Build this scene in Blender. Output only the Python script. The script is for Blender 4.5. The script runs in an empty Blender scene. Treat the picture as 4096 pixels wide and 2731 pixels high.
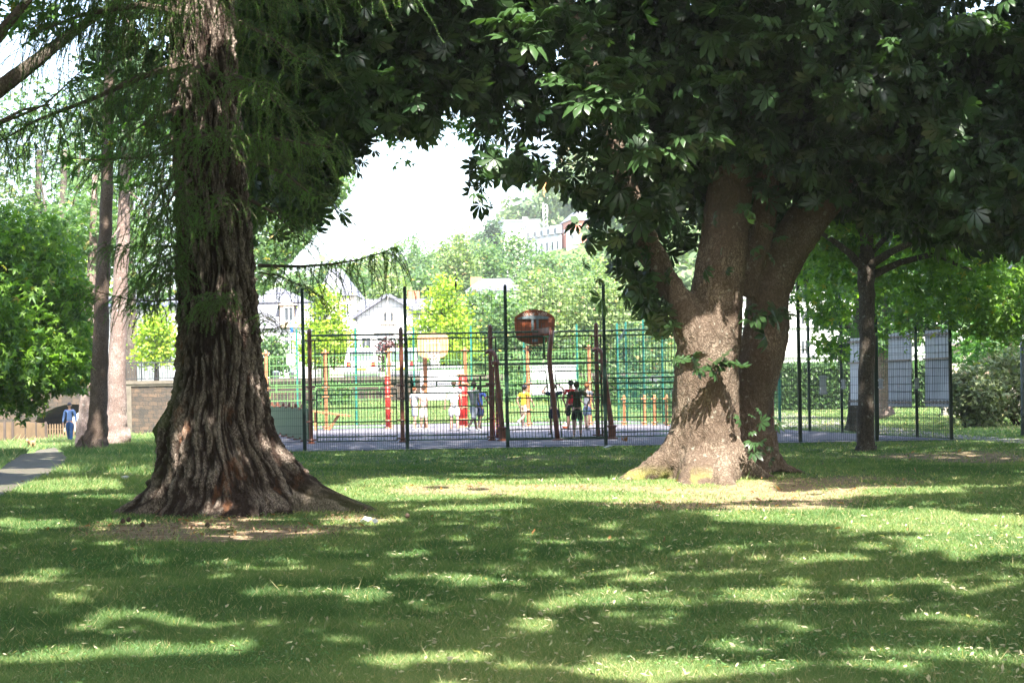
import bpy, bmesh, math, random
import numpy as np
from mathutils import Vector, Matrix
random.seed(7); RS = np.random.RandomState(11)
scn = bpy.context.scene
# ------------------------------------------------------------------ camera, sky, sun, exposure
F, CX, CY, EYE, ROLL = 7500.0, 2048.0, 1540.0, 1.6, math.radians(1.0)
cam_data = bpy.data.cameras.new('camera'); cam = bpy.data.objects.new('camera', cam_data)
scn.collection.objects.link(cam); scn.camera = cam
cam_data.sensor_width = 36.0; cam_data.lens = F / 4096 * 36.0
cam_data.shift_y = (CY - 1365.5) / 4096
cam_data.clip_start = 0.1; cam_data.clip_end = 3000
cam.matrix_world = Matrix.Translation((0, 0, EYE)) @ Matrix.Rotation(math.radians(90), 4, 'X') @ Matrix.Rotation(-ROLL, 4, 'Z')
SUN = Vector((0.20, -0.66, 1.0)).normalized()
world = bpy.data.worlds.new('World'); scn.world = world; world.use_nodes = True
nt = world.node_tree; bg = nt.nodes['Background']
sky = nt.nodes.new('ShaderNodeTexSky'); sky.sky_type = 'NISHITA'; sky.sun_disc = False
sky.sun_elevation = math.asin(SUN.z); sky.sun_rotation = math.atan2(SUN.x, SUN.y)
sky.air_density = 1.0; sky.dust_density = 3.0; sky.ozone_density = 1.0
nt.links.new(sky.outputs[0], bg.inputs[0]); bg.inputs[1].default_value = 0.15
sd = bpy.data.lights.new('sun', 'SUN'); sd.energy = 4.7; sd.angle = math.radians(0.55); sd.color = (1.0, 0.95, 0.86)
so = bpy.data.objects.new('sun', sd); scn.collection.objects.link(so)
so.rotation_euler = (-SUN).to_track_quat('-Z', 'Y').to_euler()
scn.view_settings.view_transform = 'Standard'; scn.view_settings.look = 'None'
scn.view_settings.exposure = 2.45; scn.view_settings.gamma = 1.0
scn.cycles.max_bounces = 6; scn.cycles.diffuse_bounces = 3; scn.cycles.transmission_bounces = 3
scn.cycles.transparent_max_bounces = 4; scn.cycles.glossy_bounces = 2
# ------------------------------------------------------------------ geometry of the view, used to measure places
_c, _s = math.cos(ROLL), math.sin(ROLL)
def W(px, py, Y):
    u = (px - CX) / F; v = -(py - CY) / F
    return Vector(((u*_c + v*_s)*Y, Y, EYE + (-u*_s + v*_c)*Y))
def PIX(p):
    p = np.asarray(p, float); Y = np.maximum(p[..., 1], .05); a = p[..., 0]/Y; b = (p[..., 2]-EYE)/Y
    return CX + F*(a*_c - b*_s), CY - F*(a*_s + b*_c)
def sm(a, b, t):
    t = np.clip((np.asarray(t, float)-a)/(b-a), 0, 1); return t*t*(3-2*t)
RX = [-6000, 0, 1100, 1600, 1900, 2050, 2200, 2400, 4000]; RZ = [6, 8, 10, 18, 22, 27, 38, 43, 48]
def ter(x, y):
    x = np.asarray(x, float); y = np.asarray(y, float)
    z = (.03*np.sin(x*.7+y*.3) + .02*np.sin(y*.9-x*.4))*(1-sm(40, 46, y))
    z = z - .6*sm(-9, -15, x)*sm(46, 72, y)
    z = z + .9*sm(81, 94, y)*sm(-15, -10, x)*(1-sm(3, 8, x))
    z = z + .10*np.exp(-((x+4.0)**2+(y-24.3)**2)/5.0) + .10*np.exp(-((x-3.2)**2+(y-30)**2)/5.0)
    z = z + (2.0-z)*sm(119, 127, y)
    return z + np.interp(x/np.maximum(y, 1)*F+CX, RX, RZ)*np.clip((y-165)/240, 0, 1.15)
def G(px, py):
    z = 0.0
    for _ in range(12):
        d = W(px, py, 1.0); t = (z-EYE)/(d.z-EYE) if d.z < EYE-1e-4 else 300.0
        t = min(max(t, 2), 300); p = W(px, py, t); z = .5*z+.5*float(ter(p.x, p.y))
    return Vector((p.x, p.y, float(ter(p.x, p.y))))
# ------------------------------------------------------------------ noise
def _h(ix, iy, iz, seed):
    n = (ix*374761393 + iy*668265263 + iz*2147483647 + seed*1274126177) & 0xFFFFFFFF
    n = ((n ^ (n >> 13))*1274126177) & 0xFFFFFFFF
    return ((n ^ (n >> 16)) & 0xFFFF)/65535.0
def noise3(x, y, z, seed=0):
    x = np.asarray(x, float); y = np.asarray(y, float)+0*x; z = np.asarray(z, float)+0*x
    xi = np.floor(x).astype(np.int64); yi = np.floor(y).astype(np.int64); zi = np.floor(z).astype(np.int64)
    fx, fy, fz = x-xi, y-yi, z-zi
    fx, fy, fz = fx*fx*(3-2*fx), fy*fy*(3-2*fy), fz*fz*(3-2*fz)
    r = 0
    for a in (0, 1):
        for b in (0, 1):
            for c in (0, 1):
                r = r + _h(xi+a, yi+b, zi+c, seed)*(fx if a else 1-fx)*(fy if b else 1-fy)*(fz if c else 1-fz)
    return r
def fbm(x, y, z, oct=4, seed=0):
    r = 0; a = .5; t = 0
    for k in range(oct):
        r = r + a*noise3(x*2**k, y*2**k, z*2**k, seed+k); t += a; a *= .5
    return r/t
# ------------------------------------------------------------------ objects
def tag(o, label=None, cat=None, group=None, kind=None):
    if label: o['label'] = label
    if cat: o['category'] = cat
    if group: o['group'] = group
    if kind: o['kind'] = kind
    return o
def link(o, parent=None):
    scn.collection.objects.link(o)
    if parent is not None:
        o.parent = parent
    return o
def thing(name, loc, label, cat, group=None, rz=0):
    o = bpy.data.objects.new(name, None); o.empty_display_size = .1
    o.location = loc; o.rotation_euler = (0, 0, rz)
    link(o); return tag(o, label, cat, group)
def base(o):
    v = Vector((0, 0, 0))
    while o is not None: v += o.location; o = o.parent
    return v
def wmesh(name, V, Fc, mats, parent=None, attrs=None, smooth=False, world=True, mi=None):
    """mesh from numpy arrays; world coordinates are kept when it gets a parent"""
    V = np.asarray(V, np.float32).reshape(-1, 3); Fc = np.asarray(Fc, np.int32)
    if parent is not None and world:
        V = V-np.array(base(parent), np.float32)
    me = bpy.data.meshes.new(name); k = Fc.shape[1]; n = len(Fc)
    me.vertices.add(len(V)); me.vertices.foreach_set('co', V.ravel())
    me.loops.add(n*k); me.loops.foreach_set('vertex_index', Fc.ravel())
    me.polygons.add(n); me.polygons.foreach_set('loop_start', np.arange(0, n*k, k, dtype=np.int32))
    if smooth: me.polygons.foreach_set('use_smooth', np.ones(n, bool))
    for m in (mats if isinstance(mats, (list, tuple)) else [mats]): me.materials.append(m)
    if mi is not None: me.polygons.foreach_set('material_index', np.asarray(mi, np.int32))
    for an, (dom, val) in (attrs or {}).items():
        at = me.attributes.new(an, 'FLOAT', dom); at.data.foreach_set('value', np.asarray(val, np.float32).ravel())
    me.update(calc_edges=True)
    return link(bpy.data.objects.new(name, me), parent)
class MB:
    def __init__(s): s.v = []; s.f = []
    def box(s, a, b):
        i = len(s.v); x0, y0, z0 = a; x1, y1, z1 = b
        s.v += [(x0,y0,z0),(x1,y0,z0),(x1,y1,z0),(x0,y1,z0),(x0,y0,z1),(x1,y0,z1),(x1,y1,z1),(x0,y1,z1)]
        s.f += [(i,i+3,i+2,i+1),(i+4,i+5,i+6,i+7),(i,i+1,i+5,i+4),(i+1,i+2,i+6,i+5),(i+2,i+3,i+7,i+6),(i+3,i,i+4,i+7)]
        return s
    def bar(s, p, q, w, d=None, up=(0, 0, 1)):
        p = Vector(p); q = Vector(q); d = d or w; t = (q-p).normalized(); u = Vector(up)
        if abs(t.dot(u)) > .95: u = Vector((1, 0, 0))
        a = t.cross(u).normalized(); b = a.cross(t).normalized(); i = len(s.v)
        for e in (p, q):
            for sx, sy in ((-1,-1),(1,-1),(1,1),(-1,1)): s.v.append(tuple(e+a*(sx*w/2)+b*(sy*d/2)))
        s.f += [(i+3,i+2,i+1,i),(i+4,i+5,i+6,i+7)]+[(i+k,i+(k+1)%4,i+4+(k+1)%4,i+4+k) for k in range(4)]
        return s
    def tube(s, pts, rad, seg=8, cap=True):
        pts = [Vector(p) for p in pts]; n = len(pts); rad = rad if isinstance(rad, (list, tuple)) else [rad]*n
        i0 = len(s.v); pa = None
        for k in range(n):
            t = (pts[min(k+1, n-1)]-pts[max(k-1, 0)]).normalized()
            if pa is None:
                pa = t.cross(Vector((0, 0, 1)));  pa = pa if pa.length > .05 else t.cross(Vector((1, 0, 0)))
            pa = (pa-t*pa.dot(t)).normalized(); b = t.cross(pa)
            for j in range(seg):
                an = 2*math.pi*j/seg; s.v.append(tuple(pts[k]+(pa*math.cos(an)+b*math.sin(an))*rad[k]))
        for k in range(n-1):
            for j in range(seg):
                a = i0+k*seg+j; b2 = i0+k*seg+(j+1) % seg; s.f.append((a, b2, b2+seg, a+seg))
        if cap: s.f += [tuple(i0+j for j in range(seg))[::-1], tuple(i0+(n-1)*seg+j for j in range(seg))]
        return s
    def lathe(s, c, prof, seg=12):
        i0 = len(s.v); n = len(prof)
        for r, z in prof:
            for j in range(seg):
                an = 2*math.pi*j/seg; s.v.append((c[0]+r*math.cos(an), c[1]+r*math.sin(an), c[2]+z))
        for k in range(n-1):
            for j in range(seg):
                a = i0+k*seg+j; b2 = i0+k*seg+(j+1) % seg; s.f.append((a, b2, b2+seg, a+seg))
        s.f += [tuple(i0+j for j in range(seg))[::-1], tuple(i0+(n-1)*seg+j for j in range(seg))]
        return s
    def prism(s, pts, ax, d):
        """polygon pts (3D) pushed along vector ax*d"""
        i = len(s.v); n = len(pts); ax = Vector(ax)*d
        s.v += [tuple(p) for p in pts]+[tuple(Vector(p)+ax) for p in pts]
        s.f += [tuple(range(i, i+n)), tuple(range(i+2*n-1, i+n-1, -1))]+[(i+(k+1)%n, i+k, i+n+k, i+n+(k+1)%n) for k in range(n)]
        return s
    def face(s, pts):
        i = len(s.v); s.v += [tuple(p) for p in pts]; s.f.append(tuple(range(i, i+len(pts)))); return s
    def build(s, name, m, parent=None, smooth=False, local=False, bevel=0):
        me = bpy.data.meshes.new(name); vs = s.v
        if parent is not None and not local:
            l = base(parent); vs = [tuple(Vector(v)-l) for v in s.v]
        me.from_pydata(vs, [], s.f)
        if m: me.materials.append(m)
        if smooth:
            me.polygons.foreach_set('use_smooth', np.ones(len(me.polygons), bool))
        me.update(); o = link(bpy.data.objects.new(name, me), parent)
        if bevel:
            b = o.modifiers.new('bevel', 'BEVEL'); b.width = bevel; b.segments = 2; b.limit_method = 'ANGLE'
        return o
def copy_tree(o, loc=None, label=None, parent=None, rz=None):
    c = o.copy(); scn.collection.objects.link(c); c.parent = parent
    if loc is not None: c.location = loc
    if rz is not None: c.rotation_euler = (0, 0, rz)
    if label: c['label'] = label
    for ch in list(o.children): copy_tree(ch, parent=c)
    return c
# ------------------------------------------------------------------ materials
def nodes(name):
    m = bpy.data.materials.new(name); m.use_nodes = True; t = m.node_tree
    return m, t, t.nodes['Principled BSDF'], t.nodes['Material Output']
def mixc(t, fac, a, b):
    n = t.nodes.new('ShaderNodeMix'); n.data_type = 'RGBA'
    if isinstance(fac, (int, float)): n.inputs[0].default_value = fac
    else: t.links.new(fac, n.inputs[0])
    for k, c in ((6, a), (7, b)):
        if isinstance(c, tuple): n.inputs[k].default_value = (*c, 1)
        else: t.links.new(c, n.inputs[k])
    return n.outputs[2]
def nz(t, scale, detail=4, vec=None, rough=.6, stretch=None):
    n = t.nodes.new('ShaderNodeTexNoise'); n.inputs['Scale'].default_value = scale
    n.inputs['Detail'].default_value = detail; n.inputs['Roughness'].default_value = rough
    if vec is None:
        c = t.nodes.new('ShaderNodeTexCoord'); vec = c.outputs['Object']
    if stretch:
        mp = t.nodes.new('ShaderNodeMapping'); mp.inputs['Scale'].default_value = stretch
        t.links.new(vec, mp.inputs[0]); vec = mp.outputs[0]
    t.links.new(vec, n.inputs['Vector']); return n.outputs['Fac']
def ramp(t, fac, lo, hi, a=0., b=1.):
    n = t.nodes.new('ShaderNodeMapRange'); n.clamp = True; t.links.new(fac, n.inputs[0])
    for k, v in enumerate((lo, hi, a, b)): n.inputs[k+1].default_value = v
    return n.outputs[0]
def bump(t, bs, h, st, dist=.01, prev=None):
    n = t.nodes.new('ShaderNodeBump'); n.inputs['Strength'].default_value = st; n.inputs['Distance'].default_value = dist
    t.links.new(h, n.inputs['Height'])
    if prev is not None: t.links.new(prev, n.inputs['Normal'])
    t.links.new(n.outputs[0], bs.inputs['Normal']); return n.outputs[0]
def attr(t, name):
    n = t.nodes.new('ShaderNodeAttribute'); n.attribute_name = name; return n.outputs['Fac']
_mc = {}
def paint(name, c, rough=.5, metal=0., var=.25, scale=3., bmp=.1, spec=.5):
    if name in _mc: return _mc[name]
    m, t, b, o = nodes(name); f = ramp(t, nz(t, scale, 6), .3, .7)
    t.links.new(mixc(t, f, tuple(x*(1-var) for x in c), tuple(min(1, x*(1+var*.5)) for x in c)), b.inputs['Base Color'])
    b.inputs['Roughness'].default_value = rough; b.inputs['Metallic'].default_value = metal
    b.inputs['Specular IOR Level'].default_value = spec
    if bmp: bump(t, b, nz(t, scale*12, 3), bmp, .004)
    _mc[name] = m; return m
def leafmat(name, dark, light, trans=.35, rough=.45, odd=None, spec=.4):
    m, t, b, o = nodes(name); r = attr(t, 'rnd')
    col = mixc(t, ramp(t, r, 0, 1), dark, light)
    if odd: col = mixc(t, ramp(t, r, .975, .985), col, odd)
    t.links.new(col, b.inputs['Base Color']); b.inputs['Roughness'].default_value = rough
    b.inputs['Specular IOR Level'].default_value = spec
    tr = t.nodes.new('ShaderNodeBsdfTranslucent'); mx = t.nodes.new('ShaderNodeMixShader'); mx.inputs[0].default_value = trans
    g = t.nodes.new('ShaderNodeMix'); g.data_type = 'RGBA'; g.blend_type = 'MULTIPLY'; g.inputs[0].default_value = 1
    t.links.new(col, g.inputs[6]); g.inputs[7].default_value = (2.0, 2.2, .9, 1); t.links.new(g.outputs[2], tr.inputs[0])
    t.links.new(b.outputs[0], mx.inputs[1]); t.links.new(tr.outputs[0], mx.inputs[2]); t.links.new(mx.outputs[0], o.inputs[0])
    return m
def barkmat(name, deep, mid, light, stretch=(1, 1, .25), scale=14, bst=.8, moss=None, lichen=None, use_ridge=False):
    m, t, b, o = nodes(name)
    n1 = nz(t, scale, 8, stretch=stretch, rough=.65); n2 = nz(t, 1.7, 5)
    v = t.nodes.new('ShaderNodeTexVoronoi'); v.feature = 'DISTANCE_TO_EDGE'; v.inputs['Scale'].default_value = scale
    c = t.nodes.new('ShaderNodeTexCoord'); mp = t.nodes.new('ShaderNodeMapping'); mp.inputs['Scale'].default_value = stretch
    ad = t.nodes.new('ShaderNodeVectorMath'); ad.operation = 'MULTIPLY_ADD'
    nn = t.nodes.new('ShaderNodeTexNoise'); nn.inputs['Scale'].default_value = 5; t.links.new(c.outputs['Object'], nn.inputs['Vector'])
    t.links.new(nn.outputs['Color'], ad.inputs[0]); ad.inputs[1].default_value = (.4, .4, .9); t.links.new(c.outputs['Object'], ad.inputs[2])
    t.links.new(ad.outputs[0], mp.inputs[0]); t.links.new(mp.outputs[0], v.inputs['Vector'])
    edge = ramp(t, v.outputs['Distance'], 0, .2)
    col = mixc(t, ramp(t, n1, .3, .7), deep, mid); col = mixc(t, ramp(t, n2, .45, .7), col, light)
    if use_ridge:
        col = mixc(t, ramp(t, nz(t, 60, 4, stretch=(1, 1, .5)), .42, .62, 0, .75), col, tuple(x*1.35 for x in light))
        col = mixc(t, ramp(t, edge, 0, .7, .45, 1), deep, col); col = mixc(t, ramp(t, attr(t, 'ridge'), .15, .8), deep, col); col = mixc(t, ramp(t, nz(t, 3.2, 6, stretch=(1, 1, .4)), .6, .72, 0, .6), col, (.20, .085, .04))
    else: col = mixc(t, edge, tuple(x*.8 for x in deep), col)
    if lichen: col = mixc(t, ramp(t, nz(t, 9, 6), .62, .68, 0, .6), col, lichen)
    if moss: col = mixc(t, attr(t, 'moss'), col, moss)
    t.links.new(col, b.inputs['Base Color']); b.inputs['Roughness'].default_value = .92; b.inputs['Specular IOR Level'].default_value = .2
    p = bump(t, b, edge, bst*.6, .02); bump(t, b, n1, bst, .03, p)
    return m
# ------------------------------------------------------------------ leaves
def frames(out, nrm):
    x = out/np.linalg.norm(out, axis=1, keepdims=True); z = nrm-x*np.sum(nrm*x, axis=1, keepdims=True)
    z = z/np.maximum(np.linalg.norm(z, axis=1, keepdims=True), 1e-6); y = np.cross(z, x)
    return np.stack([x, y, z], axis=2)
def stamp(T, TF, pos, R, sc):
    """copies of template T placed by frames R and sizes sc"""
    Tn = np.repeat(T[None], len(pos), 0); Tn[:, :, 2] *= (.2+2.6*np.random.RandomState(len(pos)).rand(len(pos)))[:, None]; Tn[:, :, 1] *= (.75+.35*np.random.RandomState(len(pos)+1).rand(len(pos)))[:, None]
    V = np.einsum('nij,nvj->nvi', R, Tn)*sc[:, None, None]+pos[:, None, :]
    n, v = V.shape[:2]; Fc = TF[None]+(np.arange(n)*v)[:, None, None]
    return V.reshape(-1, 3), Fc.reshape(-1, TF.shape[1])
def t_palmate():
    V = []; Fq = []
    for an, L in ((-115, .55), (-72, .8), (-35, .97), (0, 1.05), (35, .97), (72, .8), (115, .55)):
        a = math.radians(an); d = np.array((math.cos(a), math.sin(a), 0)); n = np.array((-d[1], d[0], 0)); i = len(V)
        dz = -.22*L
        V += [d*.04, d*.42*L+n*.11*L+(0,0,-.02), d*.75*L+n*.185*L+(0,0,dz*.45), d*L+(0,0,dz), d*.75*L-n*.185*L+(0,0,dz*.45), d*.42*L-n*.11*L+(0,0,-.02), d*.62*L+(0,0,.035+dz*.2)]
        Fq += [(i, i+1, i+2, i+6), (i+6, i+2, i+3, i+3), (i+6, i+3, i+4, i+4), (i, i+6, i+4, i+5)]
    F2 = []
    for q in Fq:
        if q[2] == q[3]: F2.append((q[0], q[1], q[2])) 
        else: F2 += [(q[0], q[1], q[2]), (q[0], q[2], q[3])]
    return np.array(V), np.array(F2)
def t_maple():
    V = [np.array((0, 0, 0.))]; F2 = []
    angs = [(-125, .55), (-62, .9), (0, 1.1), (62, .9), (125, .55)]
    ring = []
    for k, (an, L) in enumerate(angs):
        a = math.radians(an)
        for da, l in ((-15, .62), (0, 1.), (15, .62)):
            b = a+math.radians(da); V.append(np.array((math.cos(b)*L*l, math.sin(b)*L*l, -.18*L*l*l))); ring.append(len(V)-1)
        if k < 4:
            b = a+math.radians(31); V.append(np.array((math.cos(b)*.36, math.sin(b)*.36, .02))); ring.append(len(V)-1)
    for i in range(len(ring)-1): F2.append((0, ring[i], ring[i+1]))
    return np.array(V), np.array(F2)
T_PAL = t_palmate(); T_MAP = t_maple()
T_OVAL = (np.array([(-.5,0,0),(-.15,.3,-.04),(.2,.27,-.05),(.55,0,-.12),(.2,-.27,-.05),(-.15,-.3,-.04)], float), np.array([(0,1,5),(1,4,5),(1,2,4),(2,3,4)]))
T_OVAL2 = (T_OVAL[0]*(1, 1.35, 1), T_OVAL[1])
T_RAG = (np.array([(-.5,.05,0),(-.1,.12,.03),(-.2,.5,.0),(.12,.18,-.02),(.5,.3,-.1),(.22,-.02,.02),(.45,-.4,-.08),(.02,-.16,.02),(-.3,-.42,0)], float), np.array([(0,1,8),(1,2,3),(1,3,5),(3,4,5),(5,6,7),(1,5,7),(1,7,8)]))
def inpoly(px, py, poly):
    c = np.zeros(np.shape(px), bool); n = len(poly)
    for i in range(n):
        x1, y1 = poly[i]; x2, y2 = poly[i-1]
        if y1 == y2: continue
        c ^= ((y1 > py) != (y2 > py)) & (px < (x2-x1)*(py-y1)/(y2-y1)+x1)
    return c
# patches of lawn, trunk and hedge that the photograph shows in full sun: no leaf stands between them and the sun
LIT = [(1950,1935,560,26),(2600,1985,330,34),(3450,2070,560,34),(3900,2180,260,70),(2150,1925,640,26),(2420,1965,420,32),(2080,1905,330,14),(2760,1960,330,40),(1500,1985,330,22),(3300,2045,420,16),(3800,2075,450,40),(3950,2160,300,80),
  (3650,2120,260,22),(2480,2160,330,24),(2780,2200,210,16),(2250,2235,200,18),(2700,2300,420,24),(3250,2370,380,30),(3050,2250,220,16),(2450,2380,300,20),(2250,2500,420,30),(3400,2480,300,20),
  (2950,2560,360,24),(2650,2690,520,45),(3700,2440,330,26),(3750,2640,360,40),(1350,2375,260,24),(250,2425,290,22),(520,2480,200,18),(160,2325,170,16),(700,2620,260,18),
  (1750,2640,240,20),(100,2110,230,20),(380,1935,260,16),(520,1985,200,12),(60,1955,200,12),(120,1880,160,8),(560,1890,90,10),(1170,2130,260,14),(1440,2085,150,10),(900,2240,240,13),
  (1850,2040,260,10),(3050,1985,300,10),(3550,1960,260,12),(1250,1960,120,10),(1900,2320,220,14),(1500,2200,180,10),(80,2640,150,24),(1150,2560,200,18),(3950,2330,220,22)]
TRUNK_LIT = [(2540,2010),(2440,1940),(2560,1880),(2640,1760),(2655,1640),(2690,1560),(2700,1420),(2690,1300),(2740,1235),(2780,1330),(2850,1260),(2830,1380),(2800,1440),(2850,1420),(2960,1440),
  (2970,1600),(2905,1640),(2880,1700),(2890,1850),(2925,1930),(3000,1960),(3000,2010)]
SV = np.array(SUN)
LIT = [(x, y, rx*.8, ry*.8) if y > 2120 else (x, y, rx, ry) for x, y, rx, ry in LIT]
SUNNY = [(2135,70,27.5,12,.26),(2105,110,27.5,7,.2),(2365,360,27.3,18,.26),(2410,425,27.3,14,.24),(2480,265,27.5,10,.24),(2560,250,27.6,6,.2),(2710,590,27.5,11,.22),(2760,575,27.5,7,.18),(2990,70,27.5,12,.26),(3110,130,27.5,12,.26),(2940,170,27.5,8,.2),
  (2880,280,27.5,6,.18),(3560,150,27.5,5,.14),(3920,60,28,8,.2),(3960,110,28,6,.16),(2220,300,27.6,6,.15),(2070,60,27.6,5,.15),(1540,290,29,6,.12),(1370,220,29.5,7,.15)]
def sunpaths_ok(P, jit=26.0):
    """False for leaves that would shade a patch which lies in full sun"""
    t = P[:, 2]/SV[2]; g = P-SV*t[:, None]; gx, gy = PIX(g)
    near = g[:, 1] > 4
    wob = (fbm(P[:, 0]*1.3, P[:, 1]*1.3, P[:, 2]*.6, 2, 5)-.5)*2
    bad = np.zeros(len(P), bool)
    mx = .30*F/np.maximum(g[:, 1], 5); my = mx*1.6/np.maximum(g[:, 1], 5)
    for cx, cy, rx, ry in LIT:
        d = ((gx-cx)/(rx+mx))**2+((gy-cy)/(ry+my))**2
        if cy < 2000 or rx > 500 or (cx, cy) == (3900, 2180): bad |= near & (d < 1.05+wob*.9)
        bad |= near & (RS.rand(len(P)) < (1-sm(.15, 1.15, d+wob*.9))*(.62 if 2120 < cy < 2600 and rx < 400 else 1.0))
    bad |= near & (g[:, 1] > 64+wob*3-(gx-2400)*.0008) & (gx > 600) & (gx < 2800)
    for Yp, poly, th in ((50.5, [(-250,850),(330,850),(380,1300),(300,1620),(-250,1620)], .50), (44.5, [(3080,820),(4150,820),(4150,1480),(3080,1480)], .56), (24.2, [(1010,-100),(1650,-100),(1650,260),(1150,700),(1010,700)], .67)):
        t = (Yp-P[:, 1])/(-SV[1]); q = P-SV*t[:, None]; qx, qy = PIX(q)
        bad |= (t > 1.5) & inpoly(qx, qy, poly) & (fbm(q[:, 0]*.9, q[:, 2]*.9, Yp, 2, 77) > th)
    for px, py, Y, n_, s_ in SUNNY:
        d = P-np.array(W(px, py, Y)); tt = d@SV; bad |= (tt > .4) & (np.linalg.norm(d-tt[:, None]*SV, axis=1) < .30)
    t = (29.3-P[:, 1])/(-SV[1]); q = P-SV*t[:, None]; qx, qy = PIX(q)
    for ox, oy in ((0, 0), (-70, 0), (70, 0), (0, -70), (0, 70)):
        bad |= (t > 1.2) & inpoly(qx+wob*22+ox, qy+oy, TRUNK_LIT)
    return ~bad
OPEN = [(1045,3000),(1045,800),(1110,905),(1200,935),(1310,900),(1340,720),(1450,660),(1480,590),(1500,500),(1560,560),(1700,600),(1760,520),(1770,440),(1870,470),(1925,580),(1845,690),(1900,810),(1990,800),(2050,745),
  (2150,740),(2230,780),(2320,850),(2385,925),(2440,1010),(2480,1160),(2530,1240),(2650,1340),(2700,1330),(2720,1100),(2800,1060),(2830,3000)]
OPEN_R = [(2990,3000),(2990,1060),(3130,1000),(3260,900),(3420,900),(3500,950),(3700,1010),(3900,1060),(4300,1100),(4300,3000)]
def keep_view(P, m=0):
    px, py = PIX(P); k = np.zeros(len(P), bool)
    for ox, oy in ((0, m*.5), (m*.7, 0), (-m*.7, 0), (0, m), (m*.5, m*.6), (-m*.5, m*.6)): k |= inpoly(px+ox, py+oy, OPEN) | inpoly(px+ox, py+oy, OPEN_R)
    return ~k
def leaves(name, P, size, tmpl, mat, parent, up=.8, droop=.35, center=None, svar=.42, rnd=None, out=None):
    n = len(P)
    if out is None:
        out = RS.normal(size=(n, 3)); out[:, 2] *= .4
    else: out = out+RS.normal(size=(n, 3))*.35
    out[:, 2] -= droop
    nr = RS.normal(size=(n, 3))*(1-up)*1.3; nr[:, 2] += up
    if center is not None: d = P-np.asarray(center); nr += .45*d/np.maximum(np.linalg.norm(d, axis=1, keepdims=True), .01)
    R = frames(out, nr); sc = size*(1+svar*(RS.rand(n)*2-1))
    V, Fc = stamp(tmpl[0], tmpl[1], P, R, sc)
    r = RS.rand(n) if rnd is None else np.clip(rnd+RS.normal(size=n)*.12, 0, 1)
    return wmesh(name, V, Fc, mat, parent, {'rnd': ('FACE', np.repeat(r, len(tmpl[1])))})
def blobs(specs, n, clump=.35, nclump=None, shell=.55, seed=None):
    """leaf positions in clumps spread through ellipsoids (cx,cy,cz,rx,ry,rz)"""
    w = np.array([s[3]*s[4]*s[5] for s in specs])**.75; w = w/w.sum(); out = []
    for s, wi in zip(specs, w):
        k = int(n*wi); nc = max(4, int(k/(nclump or 26)))
        d = RS.normal(size=(nc, 3)); d /= np.linalg.norm(d, axis=1, keepdims=True)
        rr = shell+(1-shell)*RS.rand(nc)**.6; c = d*rr[:, None]*np.array(s[3:6])+np.array(s[:3])
        idx = RS.randint(0, nc, k); cs = clump*(.6+.8*RS.rand(nc))
        out.append(c[idx]+RS.normal(size=(k, 3))*cs[idx][:, None]*np.array((1, 1, .55)))
    return np.concatenate(out)
# ------------------------------------------------------------------ ground, lawn, path, court
BARE = [(3000,1990,560,50,.9),(3300,1930,420,26,.8),(2750,2020,380,34,.75),(2200,1950,700,20,.8),(1850,1960,330,18,.8),(830,2122,480,44,1.0),(1450,2080,220,18,.9),(1250,2112,260,18,.8),(3800,1830,330,26,.9),
        (430,1900,240,9,.5),(560,1870,160,10,.5),(2400,1830,700,10,.35),(3400,1820,500,12,.3),(100,2330,150,22,.5),(700,2290,260,16,.35),(3200,2420,500,30,.3),(2000,1870,260,8,.5),(2700,2250,300,14,.25)]
def bare(x, y, z=None):
    P = np.stack([x, y, ter(x, y) if z is None else z], -1); gx, gy = PIX(P); r = 0
    w = (fbm(x*.9, y*.9, 0, 3, 9)-.5)*1.6
    for cx, cy, rx, ry, a in BARE:
        d = np.sqrt(((gx-cx)/rx)**2+((gy-cy)/ry)**2); r = np.maximum(r, a*(1-sm(.55, 1.15, d+w)))
    return np.where(y > 4, r, 0)
xs = np.concatenate([-np.geomspace(700, 22, 26), np.arange(-21, 17.1, .3), np.geomspace(18, 700, 26)])
ys = np.concatenate([[-60, -20, -5], np.arange(2, 50, .3), np.arange(50, 132, .75), np.geomspace(133, 900, 46)])
XX, YY = np.meshgrid(xs, ys); ZZ = ter(XX, YY); nx, ny = len(xs), len(ys)
I = np.arange(nx*ny).reshape(ny, nx); FQ = np.stack([I[:-1, :-1], I[:-1, 1:], I[1:, 1:], I[1:, :-1]], -1).reshape(-1, 4)
m, t, b, o = nodes('turf')
g1 = mixc(t, ramp(t, nz(t, 1.1, 6), .35, .65), (.050, .10, .028), (.11, .16, .05))
g1 = mixc(t, ramp(t, nz(t, 22, 4), .45, .75), g1, (.16, .16, .06))
soil = mixc(t, ramp(t, nz(t, 9, 6), .35, .7), (.13, .085, .055), (.38, .28, .18))
t.links.new(mixc(t, attr(t, 'bare'), g1, soil), b.inputs['Base Color']); b.inputs['Roughness'].default_value = .95; b.inputs['Specular IOR Level'].default_value = .1
bump(t, b, nz(t, 40, 4), .7, .03); TURF = m
tag(wmesh('ground', np.stack([XX, YY, ZZ], -1).reshape(-1, 3), FQ, TURF, attrs={'bare': ('POINT', bare(XX.ravel(), YY.ravel()))}, smooth=True), kind='structure')
# the edges of the court: sides run back to the left
CL = lambda y: -7.75-(y-47.7)*.20
CR = lambda y: 11.35-(y-47.7)*.21
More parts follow.
